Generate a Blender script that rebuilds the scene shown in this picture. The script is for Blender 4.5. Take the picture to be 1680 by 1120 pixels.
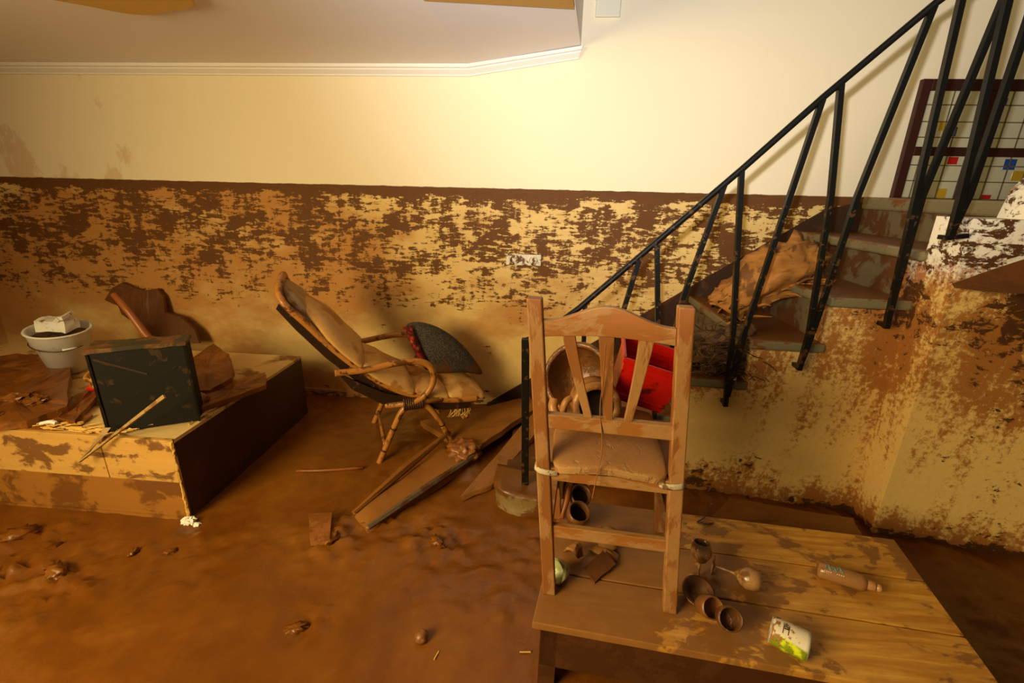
import bpy, bmesh, math, random
from math import sin, cos, pi, radians, sqrt
from mathutils import Vector, Matrix, noise

random.seed(7)
SC = bpy.context.scene
for o in list(bpy.data.objects):
    bpy.data.objects.remove(o)
COL = SC.collection

# ------------------------------------------------------------------ camera
cam_d = bpy.data.cameras.new('camera')
cam_d.sensor_width = 36.0
cam_d.lens = 757.0 / 1680.0 * 36.0
cam_d.clip_start = 0.02
cam = bpy.data.objects.new('camera', cam_d)
COL.objects.link(cam)
_yaw, _pit, _rol = radians(4.6), radians(18.3), radians(1.36)
_fw = Vector((-sin(_yaw) * cos(_pit), cos(_yaw) * cos(_pit), -sin(_pit)))
_r = Vector((cos(_yaw), sin(_yaw), 0))
_u = _r.cross(_fw)
_r2 = cos(_rol) * _r + sin(_rol) * _u
_u2 = -sin(_rol) * _r + cos(_rol) * _u
M = Matrix((_r2, _u2, -_fw)).transposed().to_4x4()
M.translation = Vector((0, 0, 1.6))
cam.matrix_world = M
SC.camera = cam

# ------------------------------------------------------------------ world, lights, exposure
SC.view_settings.view_transform = 'Standard'
SC.view_settings.look = 'None'
SC.view_settings.exposure = 0.0
SC.view_settings.gamma = 1.0
SC.view_settings.use_curve_mapping = False
w = bpy.data.worlds.new('world')
SC.world = w
w.use_nodes = True
w.node_tree.nodes['Background'].inputs[0].default_value = (1.0, 0.80, 0.55, 1)
w.node_tree.nodes['Background'].inputs[1].default_value = 0.05


def lamp(name, kind, loc, aim, energy, color, **kw):
    d = bpy.data.lights.new(name, kind)
    d.energy = energy
    d.color = color
    for k, v in kw.items():
        setattr(d, k, v)
    o = bpy.data.objects.new(name, d)
    COL.objects.link(o)
    o.location = loc
    o.rotation_euler = (Vector(aim) - Vector(loc)).to_track_quat('-Z', 'Y').to_euler()
    return o


# a large warm lamp behind the photographer's left shoulder, and the flash above the lens tilted up
lamp('work_lamp', 'AREA', (-2.5, -1.0, 2.0), (2.2, 1.3, 0.8), 240, (1.0, 0.76, 0.35), shape='DISK', size=2.0)
lamp('flash', 'SPOT', (-0.08, 0.0, 1.78), (0.75, 3.2, 2.95), 325, (1.0, 0.97, 0.95),
     spot_size=radians(92), spot_blend=1.0, shadow_soft_size=0.025)


# ------------------------------------------------------------------ node helpers
def lin(r, g, b):
    f = lambda c: (c / 255 / 12.92) if c / 255 <= 0.04045 else ((c / 255 + 0.055) / 1.055) ** 2.4
    return (f(r), f(g), f(b), 1.0)


class NT:
    def __init__(self, name, rough=0.6, spec=0.4):
        self.m = bpy.data.materials.new(name)
        self.m.use_nodes = True
        self.t = self.m.node_tree
        self.b = self.t.nodes['Principled BSDF']
        self.b.inputs['Roughness'].default_value = rough
        self.b.inputs['Specular IOR Level'].default_value = spec
        self.pos = self.n('ShaderNodeNewGeometry').outputs['Position']
        self.nrm = self.t.nodes[-1].outputs['Normal']

    def n(self, typ, **kw):
        nd = self.t.nodes.new(typ)
        for k, v in kw.items():
            setattr(nd, k, v)
        return nd

    def put(self, sock, v):
        if isinstance(v, bpy.types.NodeSocket):
            self.t.links.new(v, sock)
        else:
            sock.default_value = v

    def math(self, op, a, b=0.0, c=0.0):
        nd = self.n('ShaderNodeMath', operation=op)
        self.put(nd.inputs[0], a); self.put(nd.inputs[1], b); self.put(nd.inputs[2], c)
        return nd.outputs[0]

    def sep(self, v):
        nd = self.n('ShaderNodeSeparateXYZ')
        self.put(nd.inputs[0], v)
        return nd.outputs

    def comb(self, x, y, z):
        nd = self.n('ShaderNodeCombineXYZ')
        for i, q in enumerate((x, y, z)):
            self.put(nd.inputs[i], q)
        return nd.outputs[0]

    def scale(self, v, s, off=(0, 0, 0)):
        nd = self.n('ShaderNodeMapping')
        self.put(nd.inputs['Vector'], v)
        nd.inputs['Scale'].default_value = s
        nd.inputs['Location'].default_value = off
        return nd.outputs[0]

    def noise(self, v, s=1.0, detail=4.0, rough=0.55, dist=0.0):
        nd = self.n('ShaderNodeTexNoise')
        self.put(nd.inputs['Vector'], v)
        nd.inputs['Scale'].default_value = s
        nd.inputs['Detail'].default_value = detail
        nd.inputs['Roughness'].default_value = rough
        nd.inputs['Distortion'].default_value = dist
        return nd.outputs['Fac']

    def mr(self, f, a, b, c=0.0, d=1.0):
        nd = self.n('ShaderNodeMapRange', interpolation_type='SMOOTHSTEP')
        self.put(nd.inputs[0], f)
        self.put(nd.inputs[1], a); self.put(nd.inputs[2], b)
        nd.inputs[3].default_value = c; nd.inputs[4].default_value = d
        return nd.outputs[0]

    def curve(self, f, pts):
        """piecewise-linear scalar function (values 0..1, f in 0..1)"""
        nd = self.n('ShaderNodeValToRGB')
        self.put(nd.inputs[0], f)
        el = nd.color_ramp.elements
        while len(el) < len(pts):
            el.new(0.5)
        for e, (p, v) in zip(el, pts):
            e.position = p
            e.color = (v, v, v, 1)
        return nd.outputs[0]

    def ramp(self, f, pts):
        nd = self.n('ShaderNodeValToRGB')
        self.put(nd.inputs[0], f)
        el = nd.color_ramp.elements
        while len(el) < len(pts):
            el.new(0.5)
        for e, (p, v) in zip(el, pts):
            e.position = p
            e.color = v
        return nd.outputs[0]

    def mix(self, f, a, b):
        nd = self.n('ShaderNodeMix', data_type='RGBA')
        self.put(nd.inputs[0], f); self.put(nd.inputs[6], a); self.put(nd.inputs[7], b)
        return nd.outputs[2]

    def color(self, c):
        self.put(self.b.inputs['Base Color'], c)

    def rough(self, f):
        self.put(self.b.inputs['Roughness'], f)

    def bump(self, h, strength=0.4, dist=0.01):
        nd = self.n('ShaderNodeBump')
        self.put(nd.inputs['Height'], h)
        nd.inputs['Strength'].default_value = strength
        nd.inputs['Distance'].default_value = dist
        self.t.links.new(nd.outputs[0], self.b.inputs['Normal'])


MUD = lin(128, 74, 22)
MUDD = lin(92, 50, 17)
MUDL = lin(166, 118, 70)


def wall_mat():
    k = NT('flooded_plaster', 0.7, 0.25)
    s = k.sep(k.pos)
    x, z = s[0], s[2]
    up = k.mix(k.noise(k.pos, 0.8, 3), lin(248, 236, 208), lin(244, 230, 198))
    # faint brown splashes on the clean paint, left part only
    spl = k.noise(k.comb(k.math('MULTIPLY', x, 3.2), 0.3, k.math('MULTIPLY', z, 2.2)), 1.0, 7, 0.62)
    lim = k.mr(x, -2.9, -2.2, 0.0, 0.14)
    lim2 = k.mr(z, 1.6, 2.15, 0.0, 0.06)
    f = k.math('SUBTRACT', k.math('SUBTRACT', spl, lim), lim2)
    up = k.mix(k.math('MULTIPLY', k.mr(f, 0.56, 0.62), 0.35), up, lin(196, 140, 60))
    # soaked plaster under the flood line
    zn = k.math('DIVIDE', z, 1.6)
    stn = k.noise(k.comb(k.math('MULTIPLY', x, 1.1), 1.7, k.math('MULTIPLY', z, 1.9)), 1.0, 5, 0.6)
    low = k.mix(k.noise(k.comb(k.math('MULTIPLY', x, 9.0), 0.2, k.math('MULTIPLY', z, 14.0)), 1.0, 5), lin(236, 206, 140), lin(214, 176, 104))
    stain_shade_thr = k.math('ADD', k.curve(zn, [(0.0, 0.36), (0.18, 0.60), (0.33, 0.62), (0.45, 0.44), (0.62, 0.40), (0.8, 0.52), (1.0, 0.60)]),
                       k.mr(x, -2.6, 0.2, -0.12, 0.11))  # stain thickens leftward, partly painting the dimmer light there
    low = k.mix(k.math('MULTIPLY', k.mr(k.math('SUBTRACT', stn, stain_shade_thr), -0.10, 0.14), 0.78), low, lin(178, 112, 44))
    # horizontal wiping strokes of dark mud
    a = k.noise(k.comb(k.math('MULTIPLY', x, 10.0), 0.0, k.math('MULTIPLY', z, 40.0)), 1.0, 10, 0.72, 0.35)
    b = k.noise(k.comb(k.math('MULTIPLY', x, 3.8), 4.0, k.math('MULTIPLY', z, 5.4)), 1.0, 9, 0.70)
    c = k.noise(k.comb(k.math('MULTIPLY', x, 24.0), 9.0, k.math('MULTIPLY', z, 6.0)), 1.0, 6, 0.66)
    f = k.math('ADD', k.math('ADD', k.math('MULTIPLY', a, 0.40), k.math('MULTIPLY', b, 0.44)), k.math('MULTIPLY', c, 0.16))
    thr = k.curve(zn, [(0.0, 0.47), (0.04, 0.53), (0.12, 0.60), (0.36, 0.595), (0.46, 0.555), (0.50, 0.525), (0.62, 0.520), (0.67, 0.490), (0.85, 0.485), (0.955, 0.495), (0.975, 0.44), (0.985, 0.2), (1.0, 0.1)])
    thr = k.math('ADD', thr, k.mr(x, -1.2, 0.6, 0.0, 0.0))
    msk = k.mr(k.math('SUBTRACT', f, thr), -0.008, 0.014)
    dk = k.mix(a, lin(88, 54, 24), lin(116, 74, 34))
    low = k.mix(msk, low, dk)
    edge = k.math('ADD', z, k.math('MULTIPLY', k.noise(k.pos, 14.0, 4), 0.012))
    k.color(k.mix(k.mr(edge, 1.604, 1.609), low, up))
    orange = k.noise(k.pos, 160.0, 3)
    k.bump(k.math('ADD', k.math('MULTIPLY', orange, 0.25), k.math('MULTIPLY', msk, 0.5)), 0.35, 0.004)
    return k.m


def stair_wall_mat():
    k = NT('rust_stained_plaster', 0.65, 0.3)
    s = k.sep(k.pos)
    x = k.math('ADD', s[0], k.math('MULTIPLY', s[1], 1.3))
    z = s[2]
    # slanting runs of dirty water
    xs = k.math('ADD', x, k.math('MULTIPLY', z, -0.12))
    drip = k.noise(k.comb(k.math('MULTIPLY', xs, 11.0), 0.0, k.math('MULTIPLY', z, 1.6)), 1.0, 6, 0.62)
    blot = k.noise(k.comb(k.math('MULTIPLY', x, 2.3), 3.1, k.math('MULTIPLY', z, 2.6)), 1.0, 5, 0.6)
    fine = k.noise(k.pos, 42.0, 8, 0.75)
    base = k.mix(fine, lin(240, 208, 136), lin(222, 180, 100))
    zn = k.math('DIVIDE', z, 1.6)
    white = k.mix(k.mr(k.math('ADD', z, k.math('MULTIPLY', blot, 0.3)), 1.36, 1.50), base, lin(240, 232, 214))
    thr = k.curve(zn, [(0.0, 0.42), (0.1, 0.50), (0.2, 0.56), (0.34, 0.54), (0.5, 0.465), (0.8, 0.475), (0.87, 0.56), (0.95, 0.58), (1.0, 0.55)])  # rust thinned low down, brightening by colour the band the chair shades
    f = k.math('ADD', k.math('ADD', k.math('MULTIPLY', drip, 0.30), k.math('MULTIPLY', blot, 0.30)), k.math('MULTIPLY', fine, 0.40))
    rust = k.mix(fine, lin(140, 76, 22), lin(178, 108, 40))
    col = k.mix(k.math('MULTIPLY', k.mr(k.math('SUBTRACT', f, thr), -0.03, 0.05), 0.9), white, rust)
    a = k.noise(k.comb(k.math('MULTIPLY', x, 15.0), 7.0, k.math('MULTIPLY', z, 24.0)), 1.0, 9, 0.72, 0.4)
    d = k.math('ADD', k.math('MULTIPLY', a, 0.6), k.math('MULTIPLY', blot, 0.4))
    thr2 = k.curve(zn, [(0.0, 0.40), (0.02, 0.50), (0.045, 0.57), (0.12, 0.585), (0.3, 0.63), (0.6, 0.58), (0.72, 0.545), (0.88, 0.535), (1.0, 0.53)])
    thr2 = k.math('ADD', thr2, k.mr(s[0], 1.45, 1.9, 0.0, -0.02))
    msk = k.mr(k.math('SUBTRACT', d, thr2), -0.01, 0.02)
    col = k.mix(msk, col, k.mix(a, lin(66, 38, 14), lin(96, 58, 24)))
    k.color(col)
    k.rough(k.mr(fine, 0.3, 0.7, 0.4, 0.8))
    k.bump(k.math('ADD', k.math('MULTIPLY', fine, 0.6), k.math('MULTIPLY', msk, 0.5)), 0.5, 0.006)
    return k.m


def mud_floor_mat():
    k = NT('wet_mud', 0.28, 0.38)
    a = k.noise(k.scale(k.pos, (1.2, 1.6, 1)), 1.0, 5, 0.55, 0.6)
    b = k.noise(k.pos, 9.0, 6, 0.6)
    f = k.math('ADD', k.math('MULTIPLY', a, 0.7), k.math('MULTIPLY', b, 0.3))
    k.color(k.ramp(f, [(0.32, lin(94, 52, 8)), (0.5, lin(114, 65, 11)), (0.66, lin(134, 83, 18))]))
    k.rough(k.mr(a, 0.35, 0.65, 0.2, 0.42))
    c = k.noise(k.pos, 30.0, 6, 0.6)
    k.bump(k.math('ADD', b, k.math('MULTIPLY', c, 0.3)), 0.22, 0.02)
    return k.m


def wood_mat(name, c1, c2, axis, mud=0.5, mcol=MUD, rough=0.5, top=0.0, mscale=6.0, grain=1.0, mdir=None):
    """wood with grain running along axis (0,1,2); mud = noise threshold (lower -> muddier); top>0 adds mud on upward faces"""
    k = NT(name, rough, 0.4)
    sc = [38.0 * grain] * 3
    sc[axis] = 2.2 * grain
    g = k.noise(k.scale(k.pos, sc), 1.0, 6, 0.6, 0.5)
    big = k.noise(k.pos, 3.0, 3)
    col = k.mix(k.math('ADD', k.math('MULTIPLY', g, 0.8), k.math('MULTIPLY', big, 0.2)), c1, c2)
    m1 = k.noise(k.scale(k.pos, mdir or (1, 1, 1)), mscale, 7, 0.62, 0.3)
    if top > 0:
        nz = k.sep(k.nrm)[2]
        m1 = k.math('ADD', m1, k.math('MULTIPLY', k.mr(nz, 0.3, 0.9), top))
    msk = k.mr(k.math('SUBTRACT', m1, mud), -0.03, 0.05)
    fine = k.noise(k.pos, 70.0, 4)
    col = k.mix(k.math('MULTIPLY', msk, 0.93), col, k.mix(fine, mcol, tuple(list([q * 0.72 for q in mcol[:3]]) + [1])))
    k.color(col)
    k.rough(k.mix(msk, (rough, rough, rough, 1), (min(rough + .1, 1),) * 3 + (1,)))
    k.bump(k.math('ADD', k.math('MULTIPLY', g, 0.4), msk), 0.3, 0.003)
    return k.m


def muddy(name, base, mud=0.5, mcol=MUD, rough=0.5, top=0.0, mscale=9.0, spec=0.4, bump=0.3, metal=0.0):
    k = NT(name, rough, spec)
    k.b.inputs['Metallic'].default_value = metal
    m1 = k.noise(k.pos, mscale, 7, 0.62, 0.3)
    if top > 0:
        nz = k.sep(k.nrm)[2]
        m1 = k.math('ADD', m1, k.math('MULTIPLY', k.mr(nz, 0.2, 0.9), top))
    msk = k.mr(k.math('SUBTRACT', m1, mud), -0.03, 0.05)
    fine = k.noise(k.pos, 60.0, 5)
    col = k.mix(msk, k.mix(fine, base, tuple([q * 0.8 for q in base[:3]] + [1])), k.mix(fine, mcol, tuple([q * 0.7 for q in mcol[:3]] + [1])))
    k.color(col)
    k.bump(k.math('ADD', k.math('MULTIPLY', fine, 0.4), msk), bump, 0.004)
    return k.m


MAT = {}
MAT['wall'] = wall_mat()
MAT['stair_wall'] = stair_wall_mat()
MAT['mud'] = mud_floor_mat()


def simple(name, col, rough=0.6, spec=0.4, ns=8.0, var=0.85, bump=0.1):
    k = NT(name, rough, spec)
    n = k.noise(k.pos, ns, 5)
    k.color(k.mix(n, col, tuple([q * var for q in col[:3]] + [1])))
    k.bump(k.noise(k.pos, ns * 12, 3), bump, 0.002)
    return k.m


MAT['ceiling'] = simple('ceiling_paint', lin(250, 246, 246), 0.8, 0.2, 1.5, 0.94)
MAT['ceiling_strip'] = simple('ochre_ceiling_strip', lin(206, 160, 84), 0.8, 0.2, 2.0, 0.9)  # ochre tone of the strip at the near soffit edge
MAT['medallion'] = simple('ochre_plaster', lin(226, 186, 104), 0.8, 0.2, 3.0, 0.9)
MAT['molding'] = simple('white_molding_paint', lin(246, 240, 236), 0.5, 0.4, 2.0, 0.97)
MAT['plastic_beige'] = simple('beige_plastic', lin(238, 234, 208), 0.5, 0.4, 4.0, 0.96)
MAT['outlet'] = muddy('muddy_white_plastic', lin(236, 228, 206), 0.52, lin(110, 70, 30), 0.5, 0, 22.0)
MAT['iron'] = muddy('black_iron', lin(20, 21, 18), 0.66, lin(84, 56, 26), 0.38, 0, 16.0, 0.5)


def rail_mat():
    k = NT('black_iron_flood_line', 0.38, 0.3)
    z = k.sep(k.pos)[2]
    n = k.noise(k.pos, 26.0, 6, 0.65)
    thr = k.mr(z, 1.55, 1.61, 0.585, 0.9)
    m = k.mr(k.math('SUBTRACT', n, thr), -0.02, 0.03)
    k.color(k.mix(m, lin(17, 16, 13), lin(78, 50, 22)))
    k.bump(m, 0.3, 0.002)
    return k.m


MAT['rail'] = rail_mat()
MAT['skirting'] = muddy('dark_muddy_skirting_tile', lin(58, 36, 18), 0.55, lin(84, 50, 22), 0.5, 0, 5.0)
MAT['tread'] = muddy('grey_stone_tread', lin(126, 116, 84), 0.58, lin(124, 74, 28), 0.45, 0.35, 7.0)
MAT['riser'] = muddy('grey_stone_riser', lin(112, 98, 70), 0.50, lin(96, 58, 24), 0.55, 0.2, 6.0)
MAT['stone'] = muddy('muddy_step_stone', lin(132, 108, 62), 0.50, lin(116, 70, 28), 0.35, 0.2, 8.0, 0.5, 0.8)
MAT['chair'] = wood_mat('chair_wood', lin(118, 68, 28), lin(152, 96, 44), 2, 0.495, lin(168, 122, 72), 0.5, 0.03, 14.0, 1, (1, 1, .4))
MAT['chair_h'] = wood_mat('chair_wood_cross', lin(130, 76, 30), lin(166, 108, 50), 0, 0.50, lin(170, 126, 76), 0.45, 0.06, 14.0, 1, (.4, 1, 1))
MAT['seat'] = muddy('muddy_seat_pad', lin(176, 134, 84), 0.52, MUDL, 0.6, 0.15, 18.0, 0.3, 0.6)
MAT['strap'] = muddy('dirty_white_strap', lin(196, 180, 150), 0.54, lin(120, 84, 46), 0.7, 0, 30.0)
def table_mat():
    k = NT('pine_table_top', 0.35, 0.45)
    g = k.noise(k.scale(k.pos, (3.0, 34, 34)), 1.0, 6, 0.6, 0.6)
    col = k.mix(k.mr(g, 0.3, 0.7), lin(222, 168, 74), lin(176, 118, 40))
    s = k.sep(k.pos)
    kn = k.noise(k.scale(k.pos, (5, 9, 5)), 1.0, 3)
    col = k.mix(k.mr(kn, 0.68, 0.72), col, lin(110, 66, 24))
    a = k.noise(k.scale(k.pos, (3.4, 5.0, 3)), 1.0, 8, 0.6, 0.8)
    c = k.noise(k.scale(k.pos, (16.0, 26.0, 9)), 1.0, 5, 0.6, 0.4)
    d = k.noise(k.scale(k.pos, (2.0, 2.0, 2.0), (3, 7, 0)), 1.0, 2)
    f = k.math('ADD', k.math('ADD', k.math('MULTIPLY', a, 0.5), k.math('MULTIPLY', c, 0.25)), k.math('MULTIPLY', d, 0.25))
    f = k.math('ADD', f, k.mr(s[0], 0.15, 0.85, 0.13, 0.0))
    m = k.mr(f, 0.490, 0.525)
    m2 = k.mr(f, 0.40, 0.50)
    col = k.mix(k.math('MULTIPLY', m2, 0.35), col, lin(168, 112, 52))
    col = k.mix(k.math('MULTIPLY', m, 0.86), col, k.mix(c, lin(146, 98, 50), lin(110, 70, 32)))
    k.color(col)
    k.rough(k.mr(m, 0, 1, 0.3, 0.5))
    k.bump(k.math('ADD', k.math('MULTIPLY', g, 0.3), m), 0.25, 0.002)
    return k.m


MAT['table'] = table_mat()
MAT['table_dark'] = wood_mat('muddy_table_apron', lin(78, 44, 18), lin(60, 34, 14), 0, 0.5, lin(84, 48, 20), 0.4)
MAT['board_light'] = wood_mat('pale_splintered_board', lin(214, 170, 92), lin(184, 134, 60), 0, 0.525, lin(120, 76, 32), 0.5, 0.0, 11.0, 0.6, (0.6, 1, 1.0))
MAT['board_brown'] = wood_mat('brown_soaked_board', lin(166, 112, 46), lin(140, 90, 34), 0, 0.53, lin(118, 72, 26), 0.35, 0.0, 6.0, 0.6)
MAT['board_shaded'] = wood_mat('shaded_side_board', lin(70, 40, 18), lin(56, 32, 14), 1, 0.55, lin(84, 48, 20), 0.5)  # colour darkened to paint the shade on the side turned from the lamp
MAT['platform_top'] = wood_mat('platform_top_panel', lin(228, 200, 140), lin(210, 176, 110), 0, 0.56, lin(130, 78, 30), 0.45, 0, 3.0)
MAT['straw'] = simple('straw_splinters', lin(226, 180, 90), 0.6, 0.3, 20, 0.8)
MAT['sheet'] = muddy('mud_caked_board', lin(150, 92, 40), 0.48, MUD, 0.3, 0.0, 5.0, 0.5, 0.5)
MAT['sheet_dark'] = muddy('dark_mud_caked_sheet', lin(98, 58, 24), 0.5, lin(112, 66, 28), 0.5, 0.0, 4.0, 0.35, 0.3)
MAT['plank'] = wood_mat('muddy_floor_plank', lin(140, 90, 40), lin(116, 70, 30), 1, 0.50, lin(146, 94, 36), 0.32, 0.08, 6.0)
MAT['plank_grey'] = wood_mat('grey_wet_wood_edge', lin(110, 96, 74), lin(84, 70, 52), 1, 0.56, MUDD, 0.35)
MAT['blackbox'] = muddy('black_painted_panel', lin(24, 21, 14), 0.60, lin(64, 46, 22), 0.7, 0.0, 14.0, 0.25, 0.4)
MAT['blacktop'] = wood_mat('greenish_black_box_lid', lin(66, 60, 34), lin(50, 44, 24), 0, 0.55, lin(120, 74, 32), 0.5, 0.0, 6.0)
MAT['lath'] = wood_mat('pale_lath', lin(176, 144, 88), lin(146, 116, 66), 0, 0.62, MUD, 0.6)
MAT['stick'] = wood_mat('brown_stick', lin(150, 84, 36), lin(124, 66, 26), 2, 0.6, MUD, 0.4)
MAT['bucket'] = muddy('white_enamel_plastic', lin(232, 228, 220), 0.63, lin(150, 112, 64), 0.35, 0.0, 10.0, 0.5)
MAT['whitecloth'] = muddy('white_crumpled_plastic', lin(240, 236, 228), 0.62, lin(160, 124, 76), 0.4, 0.0, 14.0)
MAT['greycloth'] = muddy('grey_crumpled_plastic', lin(196, 180, 150), 0.56, lin(140, 96, 48), 0.5, 0.0, 14.0)
MAT['wicker'] = muddy('wicker', lin(196, 140, 66), 0.56, MUD, 0.6, 0.0, 24.0, 0.3, 1.0)
MAT['rattan'] = wood_mat('rattan_cane', lin(188, 128, 56), lin(150, 94, 38), 0, 0.545, MUDD, 0.32, 0.0, 12.0, 0.5)
MAT['binding'] = muddy('dark_rattan_binding', lin(72, 44, 20), 0.55, MUDD, 0.5, 0.0, 30.0, 0.4, 0.8)
MAT['cushion'] = muddy('mud_soaked_tan_cushion', lin(206, 158, 92), 0.56, lin(178, 122, 58), 0.42, 0.0, 4.0, 0.4, 0.3)
MAT['headpad'] = muddy('grey_tan_head_pad', lin(160, 128, 82), 0.54, lin(124, 82, 38), 0.35, 0.0, 7.0, 0.5, 0.4)
MAT['underseat'] = muddy('dark_wet_webbing', lin(46, 30, 16), 0.6, MUDD, 0.3, 0.0, 14.0, 0.5, 0.5)


def weave_mat():
    k = NT('charcoal_knit', 0.85, 0.2)
    a = k.noise(k.pos, 140.0, 3)
    m = k.noise(k.pos, 5.0, 5)
    z = k.sep(k.pos)[2]
    mk = k.mr(k.math('SUBTRACT', m, k.mr(z, 0.36, 0.62, 0.40, 0.74)), -0.06, 0.06)
    c = k.mix(k.mr(a, 0.4, 0.6), lin(44, 40, 38), lin(84, 76, 68))
    k.color(k.mix(k.math('MULTIPLY', mk, 0.85), c, lin(96, 62, 30)))
    k.bump(a, 0.5, 0.004)
    return k.m


def trim_weave_mat():
    k = NT('red_black_pattern', 0.85, 0.2)
    v = k.n('ShaderNodeTexVoronoi')
    k.put(v.inputs['Vector'], k.pos)
    v.inputs['Scale'].default_value = 22.0
    k.color(k.ramp(v.outputs['Distance'], [(0.0, lin(190, 150, 90)), (0.28, lin(150, 40, 26)), (0.5, lin(36, 24, 20)), (0.75, lin(130, 34, 24))]))
    return k.m


MAT['knit'] = weave_mat()
MAT['pattern'] = trim_weave_mat()
MAT['log'] = wood_mat('rotten_orange_wood', lin(210, 142, 60), lin(112, 62, 20), 0, 0.55, lin(112, 70, 28), 0.7, 0, 7.0, 0.7)
MAT['twig'] = muddy('dry_dark_twigs', lin(104, 72, 36), 0.5, lin(70, 46, 22), 0.7, 0.0, 20.0)
MAT['red'] = muddy('red_plastic', lin(222, 28, 16), 0.61, lin(120, 24, 12), 0.3, 0.0, 12.0, 0.5, 0.2)
MAT['clay'] = muddy('muddy_clay', lin(168, 116, 62), 0.52, lin(132, 82, 40), 0.4, 0.0, 10.0, 0.5, 0.3)
MAT['clay_dark'] = muddy('dark_muddy_clay', lin(120, 74, 36), 0.52, lin(96, 58, 26), 0.35, 0.0, 12.0, 0.5, 0.4)
MAT['inner_shade'] = simple('painted_inner_shade', lin(24, 16, 10), 0.4, 0.4)  # near-black colour paints the shade inside the pot and cups
MAT['foil'] = muddy('crumpled_silver_foil', lin(230, 228, 220), 0.64, lin(150, 120, 80), 0.25, 0.0, 20.0, 0.8, 0.5, 0.6)
MAT['string'] = simple('brown_string', lin(150, 96, 50), 0.7, 0.2)
MAT['glass_mud'] = muddy('mud_filmed_glass', lin(168, 124, 76), 0.54, lin(120, 78, 38), 0.22, 0.0, 14.0, 0.7, 0.2)
MAT['bottle'] = muddy('brown_filmed_bottle', lin(150, 106, 64), 0.6, lin(132, 84, 42), 0.22, 0.0, 12.0, 0.5, 0.1)
MAT['teal'] = simple('teal_print', lin(104, 140, 138), 0.4)
MAT['white_print'] = simple('white_print', lin(232, 226, 210), 0.4)
MAT['cap'] = muddy('pale_brown_cap', lin(184, 132, 84), 0.58, MUDL, 0.3, 0.0, 20.0)
MAT['green_shard'] = muddy('pale_green_glaze', lin(176, 180, 120), 0.55, lin(112, 92, 44), 0.2, 0.0, 16.0, 0.6)
MAT['paper_white'] = simple('white_paper', lin(244, 238, 226), 0.6, 0.3, 20, 0.9)
MAT['frame_dark'] = simple('dark_brown_window_wood', lin(62, 30, 20), 0.45, 0.4, 6, 0.8)
MAT['lead'] = simple('window_lead', lin(110, 100, 70), 0.5, 0.4)
MAT['pane'] = simple('opaque_cream_glass', lin(206, 200, 168), 0.15, 0.6, 3, 0.92)
MAT['pane_blue'] = simple('blue_glass', lin(40, 78, 150), 0.15, 0.6)
MAT['pane_red'] = simple('red_glass', lin(190, 34, 22), 0.15, 0.6)
MAT['pane_yellow'] = simple('yellow_glass', lin(200, 160, 40), 0.15, 0.6)
MAT['rubber'] = simple('dark_leaf', lin(60, 44, 24), 0.4, 0.5)


def can_mat():
    k = NT('green_white_tin_print', 0.3, 0.5)
    tc = k.n('ShaderNodeTexCoord').outputs['Object']
    s = k.sep(tc)
    n = k.noise(tc, 40.0, 5)
    wv = k.math('ADD', s[2], k.math('MULTIPLY', s[0], 0.12))
    c = k.mix(k.mr(k.math('ADD', wv, k.math('MULTIPLY', n, 0.012)), 0.067, 0.073), k.mix(k.mr(n, 0.4, 0.6), lin(206, 220, 40), lin(120, 140, 24)), lin(216, 206, 186))
    fl = k.noise(tc, 60.0, 5, 0.7)
    c = k.mix(k.mr(k.math('SUBTRACT', fl, k.mr(s[0], -0.055, 0.02, 0.46, 0.60)), -0.01, 0.02), c, lin(150, 100, 54))
    k.color(c)
    return k.m


MAT['can'] = can_mat()

# ------------------------------------------------------------------ object helpers
WM = {}


def thing(name, label, cat, loc=(0, 0, 0), rotz=0.0, group=None):
    o = bpy.data.objects.new(name, None)
    o.empty_display_size = 0.05
    COL.objects.link(o)
    o.location = loc
    o.rotation_euler = (0, 0, rotz)
    o['label'] = label
    o['category'] = cat
    if group:
        o['group'] = group
    WM[o.name] = Matrix.Translation(Vector(loc)) @ Matrix.Rotation(rotz, 4, 'Z')
    return o


def frame(origin, xdir, up=(0, 0, 1)):
    """matrix with local x along xdir and local z as near to up as can be"""
    x = Vector(xdir).normalized()
    z = Vector(up)
    y = z.cross(x).normalized()
    z = x.cross(y)
    m = Matrix((x, y, z)).transposed().to_4x4()
    m.translation = Vector(origin)
    return m


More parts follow.
